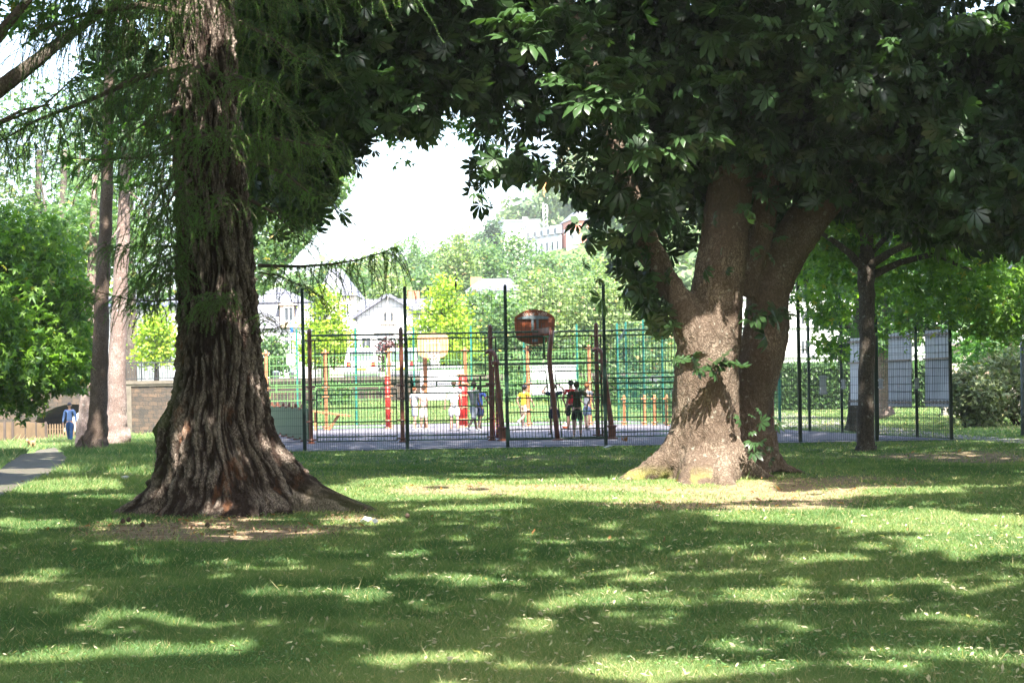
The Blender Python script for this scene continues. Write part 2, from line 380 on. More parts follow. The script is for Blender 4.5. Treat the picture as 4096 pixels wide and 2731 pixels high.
# path on the left, as a strip between two measured edges
def strip(name, left, right, mat, lift, nacross=6, sub=5):
    def dens(l):
        l = [Vector(p) for p in l]; r = []
        for k in range(len(l)-1):
            for j in range(sub): r.append(l[k].lerp(l[k+1], j/sub))
        return r+[l[-1]]
    L, R_ = dens(left), dens(right); V = []
    for a, c in zip(L, R_):
        for j in range(nacross+1):
            p = a.lerp(c, j/nacross); V.append((p.x, p.y, float(ter(p.x, p.y))+lift))
    n = nacross+1; Fq = [(i*n+j, i*n+j+1, (i+1)*n+j+1, (i+1)*n+j) for i in range(len(L)-1) for j in range(nacross)]
    return tag(wmesh(name, V, Fq, mat), kind='structure')
m, t, b, o = nodes('path_setts')
br = t.nodes.new('ShaderNodeTexBrick'); tc = t.nodes.new('ShaderNodeTexCoord'); br.inputs['Scale'].default_value = 4.2
t.links.new(tc.outputs['Object'], br.inputs['Vector']); br.inputs['Mortar Size'].default_value = .03
for k, c in zip(('Color1', 'Color2', 'Mortar'), ((.075, .057, .044, 1), (.13, .10, .078, 1), (.03, .034, .016, 1))): br.inputs[k].default_value = c
t.links.new(mixc(t, ramp(t, nz(t, 3, 6), .45, .62, 0, .8), br.outputs['Color'], (.06, .065, .03)), b.inputs['Base Color'])
b.inputs['Roughness'].default_value = .9; bump(t, b, br.outputs['Fac'], -.6, .02); SETT = m
strip('path', [G(*p) for p in ((-420,1905),(-60,1887),(0,1877),(46,1840),(74,1817),(150,1798),(225,1786))],
      [G(*p) for p in ((-420,2080),(-60,2015),(0,1989),(140,1926),(240,1872),(272,1840),(262,1806))], SETT, .012)
ASPH = paint('asphalt', (.15, .142, .165), .9, var=.35, scale=4, bmp=.6, spec=.2)
PALEPATH = paint('pale_path_gravel', (.22, .205, .19), .95, var=.3, scale=3, bmp=.5, spec=.1)
strip('pavement', [G(*p) for p in ((3100,1646),(3325,1672),(3520,1703),(3802,1737),(4096,1757),(4500,1785))],
      [G(*p) for p in ((3050,1702),(3347,1721),(3560,1738),(3802,1753),(4096,1775),(4500,1806))], PALEPATH, .012)
V = []; Fq = []; yy = [47.55, 48.5]+list(np.arange(50, 81, 2.0))
for k, y in enumerate(yy):
    for j in range(9):
        x = CL(y)-.25+(CR(y)-CL(y)+.3)*j/8; V.append((x, y, float(ter(x, y))+.02))
for k in range(len(yy)-1): Fq += [(k*9+j, k*9+j+1, k*9+j+10, k*9+j+9) for j in range(8)]
tag(wmesh('court_surface', V, Fq, ASPH), kind='structure')
# ---- grass: mown blades, thinner and wider with distance, taller towards the path
def grass(name, label, n, y0, y1, pw, hgt, wid, xr, mat, cond=None, tall=0.0, tuft=False):
    u = RS.rand(n); y = (y0**pw+u*(y1**pw-y0**pw))**(1/pw) if pw else y0*(y1/y0)**u
    xa, xb = xr; x = (xa+(xb-xa)*RS.rand(n))*y+(RS.rand(n)-.5)*2
    z = ter(x, y); k = RS.rand(n) > bare(x, y, z)*.93
    gx, gy = PIX(np.stack([x, y, z], -1)); k &= ~((gx < 265) & inpoly(gx, gy, [(-500,2090),(-60,2010),(0,1985),(140,1922),(238,1872),(266,1840),(258,1808),(222,1790),(150,1802),(78,1820),(50,1843),(0,1880),(-60,1890),(-500,1905)]))
    if tuft:
        nt_ = n//26; ci = RS.randint(0, nt_, n); x = x[ci]+RS.normal(size=n)*.035; y = y[ci]+RS.normal(size=n)*.035; z = ter(x, y); k = k[ci]
    if cond is not None: k &= cond(x, y)
    x, y, z = x[k], y[k], z[k]; n = len(x)
    p1 = fbm(x*.55, y*.55, 0, 3, 3); p2 = fbm(x*3, y*3, 0, 2, 4)
    far = y/11.0; h = hgt*(.5+RS.rand(n)*.75)*(.7+.6*p2)*(1+tall*sm(-3.5, -9, x)*sm(24, 38, y)*1.0)
    w = wid*far*(.7+.6*RS.rand(n)); a = RS.rand(n)*2*math.pi; h = h*np.where(RS.rand(n) < .012, 2.2, 1.0)*(.55+.9*fbm(x*1.7, y*1.7, 0, 3, 8))
    lean = RS.normal(size=(n, 2))*.85*h[:, None]+np.array((.0, .25))*h[:, None]
    B = np.stack([x, y, z], 1); side = np.stack([np.cos(a)*w, np.sin(a)*w*.5, 0*w], 1)
    tip = B+np.stack([lean[:, 0], lean[:, 1], h], 1); V = np.stack([B-side, B+side, tip], 1).reshape(-1, 3)
    r = np.clip(.5+(p1-.5)*2.0+(p2-.5)*.7+RS.normal(size=n)*.18, 0, .9); r = np.where(RS.rand(n) < .07+.2*np.clip(p1-.45, 0, 1)*2+.2*bare(x, y, z), 1.0, r)
    o = wmesh(name, V, np.arange(3*n).reshape(n, 3), mat, attrs={'rnd': ('FACE', r)})
    return tag(o, label, 'grass', kind='stuff')
GRASSM = leafmat('grass_blades', (.062, .125, .040), (.165, .225, .085), .42, .6, odd=(.36, .31, .17), spec=.25)
grass('grass', 'mown green lawn grass with straw coloured bits under the trees', 640000, 9.2, 47.7, -0.75, .041, .0029, (-.31, .31), GRASSM, tall=1.8)
grass('grass_tufts', 'scattered longer tufts of grass standing above the mown lawn', 26000, 9.5, 46, -.6, .075, .0028, (-.31, .31), GRASSM, tuft=True)
grass('grass', 'long green grass in front of the stone wall and picket fence', 120000, 47, 94, .5, .16, .0034, (-.33, -.118), GRASSM, cond=lambda x, y: (x < CL(y)-.5))
grass('grass', 'sunlit green grass behind the ball court', 90000, 47.8, 104, 1.0, .07, .0036, (-.15, .36), GRASSM, cond=lambda x, y: (y > 80.3) | (x > CR(y)+.3))
# ---- fallen lime bracts, dry leaves, cones
def litter(name, label, n, mat, size, y0, y1, cond=None, flat=.3):
    y = y0*(y1/y0)**RS.rand(n); x = (-.30+.6*RS.rand(n))*y
    if cond is not None:
        k = cond(x, y); x, y = x[k], y[k]
    z = ter(x, y)+.03+RS.rand(len(x))*.025; P = np.stack([x, y, z], 1); nn = len(x)
    R = frames(RS.normal(size=(nn, 3))*(1, 1, flat), RS.normal(size=(nn, 3))*.35+(0, 0, 1)); T = T_OVAL[0]*(1, .62, 1.6)
    V, Fc = stamp(T, T_OVAL[1], P, R, size*(.6+.8*RS.rand(nn))*(y/14)**.35)
    o = wmesh(name, V, Fc, mat, attrs={'rnd': ('FACE', np.repeat(RS.rand(nn), 4))}); return tag(o, label, 'leaf litter', kind='stuff')
BRACT = leafmat('bract_dry', (.30, .26, .16), (.50, .45, .30), .3, .6)
NLIT = leafmat('needle_bits', (.10, .055, .03), (.34, .22, .13), .1, .8)
DRY = leafmat('dry_leaf', (.20, .085, .03), (.40, .22, .09), .25, .6)
litter('fallen_bracts', 'pale dry lime bracts scattered over the foreground lawn', 7500, BRACT, .040, 9.5, 30, lambda x, y: RS.rand(len(x)) < .25+.75*sm(-.5, 1.2, x/y*10+1)*(1-sm(17, 24, y)))
CLOV = leafmat('clover_leaf', (.07, .15, .05), (.14, .26, .09), .4, .5)
litter('clover', 'patches of small round clover leaves low in the lawn', 30000, CLOV, .026, 9.5, 34, lambda x, y: fbm(x*.8, y*.8, 0, 3, 66) > .57)
litter('dry_leaves', 'orange brown dry leaves scattered on the bare soil', 900, DRY, .07, 18, 46, lambda x, y: RS.rand(len(x)) < .08+bare(x, y))
litter('needle_litter', 'fallen reddish needles and twigs on the soil around the redwood roots', 9000, NLIT, .034, 19, 27, lambda x, y: (bare(x, y) > .3) & (x < 0))
def scrap(px, py, s, label):
    p = G(px, py); n = 7; mb = MB(); r = random.Random(px)
    ring = [(p.x+math.cos(a*6.283/n)*s*(.6+r.random()*.6), p.y+math.sin(a*6.283/n)*s*.6, p.z+.035+r.random()*.05) for a in range(n)]
    c = (p.x, p.y, p.z+.10)
    for k in range(n): mb.face([ring[k], ring[(k+1) % n], c])
    for k in range(n): mb.face([ring[(k+1) % n], ring[k], (p.x, p.y, p.z+.03)])
    tag(mb.build('paper_scrap', paint('paper', (.75, .75, .75), .8, bmp=0)), label, 'litter')
scrap(1460, 2098, .085, 'white crumpled tissue on the grass right of the redwood roots, the larger of two')
scrap(1502, 2106, .05, 'smaller white tissue scrap right of the larger one on the grass')
scrap(2434, 1797, .12, 'crumpled white paper on the dark grass in front of the mesh fence')
scrap(505, 1922, .09, 'white scrap on the sunlit grass left of the redwood trunk')
scrap(648, 1834+1, .05, 'small white scrap beside the redwood trunk on the shaded grass')
for i, (px, py) in enumerate(((492,2104),(515,2098),(571,2118),(830,2120),(1630,2082),(1462,2052))):
    p = G(px, py); mb = MB(); mb.lathe((p.x, p.y, p.z+.03), [(.004, 0), (.022, .01), (.03, .028), (.022, .05), (.004, .065)], 9)
    tag(mb.build('pine_cone', paint('cone', (.07, .045, .03), .9), smooth=True), 'small dark brown cone lying near the foot of the redwood', 'cone', 'cones fallen round the redwood')
# ------------------------------------------------------------------ the redwood on the left
MOSSY = (.075, .10, .025)
BARK_R = barkmat('redwood_bark', (.030, .019, .014), (.155, .12, .097), (.27, .22, .18), (1, 1, .38), 16, 1.0, moss=MOSSY, use_ridge=True)
RY = 24.3; PX2 = lambda px, y: (px-CX)/F*RY
prof = [(-.45,890,1.66),(-.12,915,1.52),(0,918,1.36),(.12,925,1.24),(.21,930,1.16),(.4,920,1.03),(.58,908,.93),(.85,885,.81),(1.14,870,.72),(1.45,875,.64),(1.79,878,.575),(2.44,878,.53),(3.09,874,.50),(4.38,856,.455),(5.68,838,.435),(6.65,828,.43),(9,815,.38),(12,805,.30),(17,800,.15)]
pz = [p[0] for p in prof]; pc = [PX2(p[1], 0) for p in prof]; pr = [p[2] for p in prof]
zs = np.concatenate([np.arange(-.45, 2.2, .016), np.arange(2.2, 8.2, .024), np.arange(8.3, 17, .3)]); nth = 460
th = np.linspace(0, 2*math.pi, nth, endpoint=False); TH, ZT = np.meshgrid(th, zs)
Rb = np.interp(ZT, pz, pr); Cx = np.interp(ZT, pz, pc)-.0
ca, sa = np.cos(TH), np.sin(TH)
def lobe(a, w): d = (TH-a+math.pi) % (2*math.pi)-math.pi; return np.exp(-(d/w)**2)
fl = sm(1.5, 0, ZT)
add = fl**1.6*(.34*lobe(-.25, .28)+.22*lobe(-2.75, .3)+.20*lobe(-1.35, .35)+.10*lobe(-.75, .2)+.15*lobe(-2.1, .3)+.2*lobe(1.3, .4)+.2*lobe(2.6, .3)-.16*lobe(-1.03, .12)-.12*lobe(-2.42, .12)-.16*lobe(-.5, .1)-.10)
add = add + sm(.5, -.1, ZT)**1.5*(.55*lobe(-.22, .16)+.22*lobe(-2.85, .18))
add += .10*lobe(-3.0, .35)*np.exp(-((ZT-1.12)/.22)**2)                                   # mossy bulge on the left edge
wx = (fbm(ca*1.6, sa*1.6, ZT*.8, 3, 21)-.5)
u = TH*Rb.mean()*1.0
lowz = sm(2.2, .3, ZT)
A = fbm(ca*8+wx*5+lowz*.9*np.sin(ZT*2.1+TH*3), sa*8+wx*5, ZT*(1.35)+wx*3+lowz*ZT*.8, 4, 31); rid = 1-np.abs(A-.5)*5.2
rid2 = 1-np.abs(fbm(ca*16+wx*7, sa*16+wx*7, ZT*4.6, 3, 41)-.5)*4.5
crack = np.clip(rid, 0, 1)**1.3; crack2 = np.clip(rid2, 0, 1)**1.4
flakes = fbm(ca*26, sa*26, ZT*9, 3, 51)
ridge = np.clip(1-crack*.95-crack2*.45, 0, 1)
plate = fbm(ca*11, sa*11, ZT*5.5, 2, 57)
disp = -.042*crack-.034*crack2+.06*(flakes-.5)+.06*(plate-.5)+.08*(fbm(ca*2.6, sa*2.6, ZT*.9, 3, 61)-.5)*(.6+fl)+.030*sm(.46, .54, fbm(ca*12+wx*6, sa*12+wx*6, ZT*4.5+TH, 2, 91))+.018*sm(.47, .53, fbm(ca*24, sa*24, ZT*11, 2, 93))-.02
hole = lobe(-.62, .13)*np.exp(-((ZT-.05)/.16)**2)
RR = Rb+add*1.0+disp-.32*hole
X = Cx+RR*ca; Yv = RY+RR*sa*.98; zoff = float(ter(pc[2], RY))
V = np.stack([X, Yv, ZT+zoff-.05], -1).reshape(-1, 3); nzv = len(zs)
I = np.arange(nzv*nth).reshape(nzv, nth); J = np.roll(I, -1, 1); FQ = np.stack([I[:-1], J[:-1], J[1:], I[1:]], -1).reshape(-1, 4)
redwood = thing('redwood_tree', (pc[2], RY, zoff), 'huge redwood with deeply furrowed dark bark and a wide flared foot on the lawn', 'tree')
mo = (lobe(-3.05, .5)*sm(.2, .8, ZT)*sm(3.2, 1.2, ZT)*sm(.4, .6, fbm(ca*7, sa*7, ZT*4, 3, 71))*.9+lobe(-.2, .3)*sm(.5, 0, ZT)*.4).ravel()
wmesh('trunk', V, FQ, BARK_R, redwood, {'ridge': ('POINT', ridge.ravel()), 'moss': ('POINT', mo)}, smooth=True)
# ---- drooping needle sprays
NEEDLE = leafmat('redwood_needles', (.038, .095, .036), (.125, .22, .068), .36, .5, odd=(.20, .13, .06), spec=.3)
TWIG = paint('twig_bark', (.075, .052, .038), .9)
nV = []; nF = []; nR = []; tw = MB()
def spray(p, L, dirh, droop=1.0, dens=150, nl=.030, rn=.5):
    """one hanging twig with needles all round it"""
    k = max(4, int(L/.06)); d = np.array((dirh[0], dirh[1], .15-droop*.25)); d /= np.linalg.norm(d); q = np.array(p, float); pts = [q.copy()]
    for i in range(k):
        d = d+np.array((0, 0, -.22*droop))+RS.normal(size=3)*.10; d /= np.linalg.norm(d); q = q+d*L/k; pts.append(q.copy())
    pts = np.array(pts); n = int(L*dens); tt = RS.rand(n)*k*.999; i = tt.astype(int); f = (tt-i)[:, None]
    P = pts[i]*(1-f)+pts[i+1]*f; ax = pts[i+1]-pts[i]; ax /= np.linalg.norm(ax, axis=1, keepdims=True)
    r = RS.normal(size=(n, 3)); r -= ax*np.sum(r*ax, axis=1, keepdims=True); r /= np.linalg.norm(r, axis=1, keepdims=True)
    ln = nl*(.6+.7*RS.rand(n))[:, None]; tip = P+(r*.85+ax*.55)*ln; s = np.cross(r, ax)*.0044
    b = len(nV) and nV[-1][1] or 0
    V = np.stack([P-s, P+s, tip], 1).reshape(-1, 3); nV.append((V, b+len(V))); nF.append(np.arange(3*n).reshape(n, 3)+b); nR.append(np.clip(rn+RS.normal(size=n)*.15, 0, .92))
    tw.tube([tuple(x) for x in pts[::2]], [.0035]*len(pts[::2]), 3, cap=False)
def branch(pts, r0, n, L, spread=.25, dens=190, droop=1.0, rn=.6, limb=True, nl=.03, start=.05):
    if n > 70: n = int(n*.5); L *= .85
    """pts: (px,py,Y) course of a limb; n twigs hang from it"""
    P = [W(*p) for p in pts]
    if limb: tw.tube(P, [r0*(1-.85*i/(len(P)-1)) for i in range(len(P))], 7)
    seg = len(P)-1
    for _ in range(n):
        t = (start+(1-start)*random.random())*seg; i = min(int(t), seg-1); p = P[i].lerp(P[i+1], t-i)
        a = (P[i+1]-P[i]).normalized(); sd = random.choice((-1, 1)); dx = a.x*.6+(-a.y)*sd*.8; dy = a.y*.6+a.x*sd*.8
        q = (p.x+random.gauss(0, spread*.35), p.y+random.gauss(0, spread), p.z+random.gauss(0, spread*.25))
        spray(q, L*(.45+.8*random.random()), (dx, dy), droop*(.6+.7*random.random()), dens, nl, rn)
random.seed(3)
# right side, from the top down
branch([(930,-60,24),(1150,-130,23.5),(1400,-110,23),(1640,-60,22.5)], .05, 120, .85, .3, rn=.55)
branch([(900,-40,23.4),(1050,-90,22.6),(1200,-60,22.2)], .04, 110, 1.0, .4, rn=.5)
branch([(960,90,24),(1080,150,23),(1230,260,22.4)], .03, 90, .8, .3)
branch([(930,300,23.7),(1020,330,22.9),(1120,430,22.5)], .03, 70, .8, .3)
branch([(980,545,24),(1130,560,23.6),(1320,590,23.3)], .035, 190, .75, .3)
branch([(1000,640,24),(1150,700,23.5),(1270,800,23.2)], .03, 110, .75, .28)
branch([(1000,800,24),(1110,860,23.5),(1200,960,23.2)], .025, 90, .6, .25)
branch([(1035,1062,24),(1200,1066,23.6),(1330,1056,23.3),(1430,1040,23.0),(1530,1010,22.8),(1595,985,22.7)], .022, 69, .62, .06, dens=230, droop=1.3, rn=.45)
branch([(1040,1090,24),(1120,1105,23.6),(1200,1140,23.4),(1240,1170,23.3)], .010, 26, .5, .08, dens=130, rn=.4)
branch([(1050,1320,23.8),(1105,1312,23.5),(1150,1290,23.4)], .008, 12, .22, .04)
branch([(1040,1240,23.7),(1070,1290,23.4)], .006, 14, .3, .05)
# across the trunk
branch([(1000,560,23.7),(860,540,22.6),(700,560,22.3),(560,640,22.4)], .035, 260, .75, .35, rn=.6)
branch([(860,-80,23.5),(760,-60,22.4),(640,-60,22.0)], .03, 170, 1.2, .45, rn=.55)
branch([(820,250,23.6),(740,300,22.7),(650,360,22.4)], .03, 120, .9, .35)
branch([(760,720,23.6),(700,770,22.8),(620,900,22.6)], .03, 150, .8, .35)
branch([(900,760,23.5),(870,820,22.9),(800,900,22.7)], .02, 90, .6, .25)
branch([(940,1180,23.8),(880,1190,23.4),(780,1210,23.3)], .015, 60, .5, .2)
branch([(720,1060,23.8),(690,1080,23.5),(650,1150,23.4)], .015, 60, .55, .18)
# left side curtain
branch([(750,60,24),(560,20,23.6),(330,60,23.3),(120,140,23.0)], .06, 330, 1.1, .5, rn=.45)
branch([(740,-70,24),(500,-120,23.5),(250,-100,23.2)], .06, 330, 1.2, .6, rn=.5)
branch([(750,250,24),(560,310,23.6),(360,400,23.3),(150,480,23.0),(-60,600,22.8)], .05, 280, 1.0, .45)
branch([(740,420,24),(600,480,23.6),(480,560,23.4)], .03, 150, .8, .4)
branch([(730,610,24),(560,630,23.6),(400,640,23.4),(240,632,23.3)], .022, 90, .6, .2)
branch([(740,640,24),(660,760,23.6),(640,900,23.5)], .03, 170, .8, .25)
branch([(735,985,24),(560,985,23.6),(420,985,23.4)], .014, 45, .45, .15)
branch([(730,1195,24),(620,1205,23.5),(520,1200,23.2),(400,1170,23.0),(310,1135,22.8)], .014, 100, .5, .15, rn=.4)
branch([(735,1010,24),(640,1060,23.6),(560,1140,23.4)], .012, 70, .6, .18)
branch([(-300,700,22),(-60,520,22),(180,420,22),(360,250,22)], .03, 150, .9, .3)
branch([(720,830,24),(690,900,23.7),(680,1040,23.6)], .015, 110, .6, .16)
wmesh('needles', np.concatenate([a for a, _ in nV]), np.concatenate(nF), NEEDLE, redwood, {'rnd': ('FACE', np.concatenate(nR))})
tw.build('limb', TWIG, redwood)
# a dark rough patch of needles higher in the crown, above the frame
P = blobs([(pc[2], RY, 12, 3.6, 3.6, 4.5)], 5200, .5); P = P[(P[:, 2] > 8.2) & sunpaths_ok(P)]
leaves('crown', P, .5, T_RAG, NEEDLE, redwood)
# ------------------------------------------------------------------ the horse chestnut on the right
BARK_C = barkmat('chestnut_bark', (.10, .07, .05), (.14, .105, .08), (.24, .19, .145), (1, 1, .34), 19, .9, moss=(.24, .23, .06), lichen=(.34, .33, .27))
def fused(name, chains, voxel, mat, parent, disp=.03, freq=(7, 7, 2.2), mossf=None):
    mb = MB()
    for ch in chains:
        pts = []; rr = []
        for k in range(len(ch)-1):
            p, r = ch[k]; q, r2 = ch[k+1]; n = 4
            for j in range(n): pts.append(Vector(p).lerp(Vector(q), j/n)); rr.append(r+(r2-r)*j/n)
        pts.append(Vector(ch[-1][0])); rr.append(ch[-1][1])
        for _ in range(2):
            pts = [pts[0]]+[(pts[i-1]+pts[i]*2+pts[i+1])/4 for i in range(1, len(pts)-1)]+[pts[-1]]
        mb.tube(pts, rr, 20)
    me = bpy.data.meshes.new('tmp'); me.from_pydata(mb.v, [], mb.f); o = bpy.data.objects.new('tmp', me); scn.collection.objects.link(o)
    r = o.modifiers.new('r', 'REMESH'); r.mode = 'VOXEL'; r.voxel_size = voxel
    s = o.modifiers.new('s', 'SMOOTH'); s.iterations = 6; s.factor = .6
    dg = bpy.context.evaluated_depsgraph_get(); e = o.evaluated_get(dg); m2 = bpy.data.meshes.new_from_object(e)
    n = len(m2.vertices); co = np.empty(n*3, np.float32); m2.vertices.foreach_get('co', co); co = co.reshape(-1, 3)
    no = np.empty(n*3, np.float32); m2.vertex_normals.foreach_get('vector', no); no = no.reshape(-1, 3)
    bpy.data.objects.remove(o); x, y, z = co.T.astype(float)
    w = fbm(x*1.3, y*1.3, z*1.3, 2, 5)-.5
    a = fbm(x*freq[0]+w*3, y*freq[1]+w*3, z*freq[2]+w*2, 3, 15); cr = np.clip(1-np.abs(a-.5)*6, 0, 1)
    big = fbm(x*2.2, y*2.2, z*.7, 3, 25)-.5; fine = fbm(x*14, y*14, z*9, 2, 35)-.5
    co = co+no*(disp*(-.9*cr+1.2*fine)+.14*big)[:, None]
    m2.vertices.foreach_set('co', (co-np.array(base(parent))).astype(np.float32).ravel())
    m2.name = name; m2.materials.clear(); m2.materials.append(mat)
    at = m2.attributes.new('moss', 'FLOAT', 'POINT'); at.data.foreach_set('value', (mossf(x, y, z) if mossf else 0*x).astype(np.float32))
    at = m2.attributes.new('ridge', 'FLOAT', 'POINT'); at.data.foreach_set('value', (1-cr).astype(np.float32))
    m2.polygons.foreach_set('use_smooth', np.ones(len(m2.polygons), bool)); m2.update()
    return link(bpy.data.objects.new(name, m2), parent)
def ch(Y, pts): return [(tuple(W(p[0], p[1], p[3] if len(p) > 3 else Y)), p[2]/F*(p[3] if len(p) > 3 else Y)) for p in pts]
CYd = 30.0
cb = G(2830, 1915); chestnut = thing('horse_chestnut_tree', (W(2830, 1915, CYd).x, CYd, float(ter(3.1, CYd))), 'old horse chestnut forking low above a sunlit buttressed trunk, its dark crown filling the top', 'tree')
chains = [ch(30, [(2835,2000,190),(2825,1880,168),(2822,1780,150),(2822,1700,138),(2825,1560,130),(2830,1420,128),(2850,1300,122),(2872,1150,110),(2893,1000,101),(2908,850,96),(2930,650,90),(2975,400,82),(3030,150,72),(3080,-100,60),(3120,-500,35)]),
  ch(29.7, [(2790,1420,75),(2770,1330,78),(2712,1200,66),(2652,1100,56),(2590,980,52),(2535,850,50),(2475,650,48),(2425,450,42),(2360,250,36),(2290,50,28),(2200,-200,18)]),
  ch(30.9, [(3005,1900,120),(2995,1800,98),(2985,1720,90),(2992,1600,92),(3035,1450,98),(3068,1300,92),(3068,1180,88),(3100,1080,95),(3180,950,90),(3290,800,84),(3420,650,78),(3560,510,68),(3680,390,58),(3800,260,46),(3960,90,32),(4150,-100,20)]),
  ch(30.5, [(2960,1180,70),(3010,1040,55),(3060,880,52),(3080,650,50),(3120,400,42),(3200,150,30),(3260,-150,20)]),
  ch(29.9, [(2750,1760,80),(2690,1830,70),(2620,1885,62),(2540,1930,46),(2440,1972,26),(2380,1990,10)]),
  ch(29, [(2810,1850,90,29.7),(2790,1940,84,29.2),(2750,1995,62,28.6),(2710,2035,34,28.1),(2690,2050,12,27.8)]),
  ch(29, [(2880,1850,80,29.6),(2890,1955,64,29),(2915,2015,44,28.3),(2925,2055,20,27.8)]),
  ch(29.8, [(2900,1800,80),(2990,1900,58),(3090,1945,40),(3200,1960,28),(3420,1965,14)]),
  ch(30.8, [(3040,1740,70),(3085,1830,44),(3150,1880,26),(3240,1905,10)])]
def mossf(x, y, z):
    gx, gy = PIX(np.stack([x, y, z], -1)); n = fbm(x*5, y*5, z*5, 3, 44)
    return np.clip(sm(1830, 1960, gy-(gx-2450)*.12)*sm(2960, 2700, gx)*sm(.38, .62, n)*1.0+.5*sm(1850, 1930, gy)*sm(.5, .6, n)*(gx < 2850), 0, 1)
fused('trunk', chains, .034, BARK_C, chestnut, .028, (8, 8, 2.6), mossf)
CHEST = leafmat('chestnut_leaves', (.012, .036, .012), (.040, .084, .026), .22, .38, spec=.5)
spec_v = [(-3.6,31,7.2,3.0,3,1.9),(-1.5,30,7.3,2.6,3,1.8),(.6,30,6.9,2.5,3,2.2),(1.6,29.5,5.6,1.3,1.8,1.5),(2.6,29,7.4,2.2,2.4,2.0),(3.6,32,6.0,2.0,1.2,1.8),(5.2,30,6.6,2.4,2.8,2.0),(6.8,31,5.6,2.4,2.6,1.9),(8.6,31,5.7,2.2,3,2.2),(4.6,32.4,4.8,1.8,1.0,1.4),(1.9,30.3,4.4,.8,1,1.4),(1.7,28.7,6.6,1.2,.5,1.7),(4.2,28.6,7.6,1.6,.5,1.2),(7.2,28.8,6.4,1.8,.5,1.2),(7.4,29,4.6,1.6,2,1.0)]
P1 = blobs(spec_v, 24000, .34, nclump=8, shell=.35)
P1 = P1[keep_view(P1, 48) & sunpaths_ok(P1)]
# hanging boughs whose outline stands against the sky
def sprayleaves(pts, n, s=.16):
    """a bough end: n leaves round (px,py,Y) points"""
    out = []
    for (px, py, Y) in pts:
        p = np.array(W(px, py, Y)); out.append(p+RS.normal(size=(n, 3))*np.array((s, s, s*.55)))
    return np.concatenate(out)
edge = [(2380,935,29),(2400,1000,29),(2440,1060,29.2),(2470,1120,29.2),(2490,1180,29.2),(2530,1245,29.3),(2580,1290,29.4),(2640,1325,29.4),(2340,860,29),(2290,790,28.8),(2230,735,28.8),(2170,700,28.8),(2100,720,29.5),(2060,740,29),
  (1990,790,30),(1940,800,30),(1900,800,30.5),(1870,700,30.5),(2540,1180,29.3),(2450,980,29.2),(2500,1080,29.3),(2600,1240,29.5),(2420,860,29),(2500,960,29.3),(2350,760,29),(2560,1120,29.4),(2670,1290,29.5),
  (1930,600,30.5),(1960,690,30.2),(2030,640,30),(2610,1340,29.3),(2655,1360,29.3)]
shade_l = [(2640,1030,28.9),(2600,960,28.8),(2560,890,28.7),(2520,800,28.6),(2480,710,28.5),(2460,620,28.5),(2440,520,28.4),(2410,430,28.5),(2380,330,28.4),(2350,230,28.3),(2320,130,28.2),(2280,30,28.1),(2500,600,28.2),(2560,740,28.4),(2610,860,28.6),(2480,400,28.2),(2420,200,28.1),(2360,60,28),(2890,640,28.6),(2930,480,28.5),(2850,520,28.4),(2960,340,28.4),(2900,780,28.7)]
P4 = sprayleaves(shade_l, 16, .34)+SV*6.0  # extra leaves added up the sun path to shade the limbs
P2 = sprayleaves(edge, 13, .2); P2 = np.concatenate([P2[keep_view(P2, 40)], sprayleaves(edge, 2, .24), sprayleaves([(2500,760,28.8),(2480,640,28.8),(2450,520,28.7),(2420,420,28.7),(2370,300,28.6),(2330,180,28.5),(2280,60,28.4),(2560,830,28.9),(2920,560,28.9),(2950,420,28.8),(2990,300,28.7),(3560,400,29.2),(3050,520,29)], 22, .26)])
allP = np.concatenate([P1, P2]); LP = []
# boughs in the sun in front of the dark crown
sunny = SUNNY
keepm = np.ones(len(allP), bool)
for px, py, Y, n, s in sunny:
    c = np.array(W(px, py, Y)); q = RS.normal(size=(n, 3))*np.array((s*1.25, s*.6, s*.55))+c; LP.append(q)
    d = allP-c; tt = d@SV; dist = np.linalg.norm(d-tt[:, None]*SV, axis=1); keepm &= ~((tt > .3) & (dist < .34)); 
    keepm &= ~((np.abs(allP[:, 0]-c[0]) < .3) & (np.abs(allP[:, 2]-c[2]) < .22) & (allP[:, 1] < Y))
allP = allP[keepm]; LP = np.concatenate(LP)
leaves('crown', allP, .25, T_PAL, CHEST, chestnut, .55, .45, (3, 30, 9))
leaves('leaf_cluster', LP, .28, T_PAL, CHEST, chestnut, .92, .12, None, rnd=.85)
q = np.array(W(2880, 1455, 29.25))+RS.normal(size=(14, 3))*np.array((.20, .06, .10)); q2 = np.array(W(2735, 1450, 29.2))+RS.normal(size=(5, 3))*.09
q3 = np.concatenate([np.array(W(3025, 1690, 29.6))+RS.normal(size=(7, 3))*.12, np.array(W(3030, 1770, 29.5))+RS.normal(size=(8, 3))*.13, np.array(W(3055, 1260, 29.6))+RS.normal(size=(12, 3))*(.25, .1, .14), np.array(W(2960, 800, 28.9))+RS.normal(size=(10, 3))*(.35, .1, .25), np.array(W(2990, 1000, 29.3))+RS.normal(size=(8, 3))*(.25, .1, .2)])
for qq in (q, q2, q3[:7], q3[7:15], q3[15:27], q3[27:37], q3[37:]): leaves('leafy_shoot', qq, .22 if len(qq) > 8 else .165, T_PAL, CHEST, chestnut, .6, .25, None, rnd=.6, out=np.repeat([(0, -1., 0)], len(qq), 0))
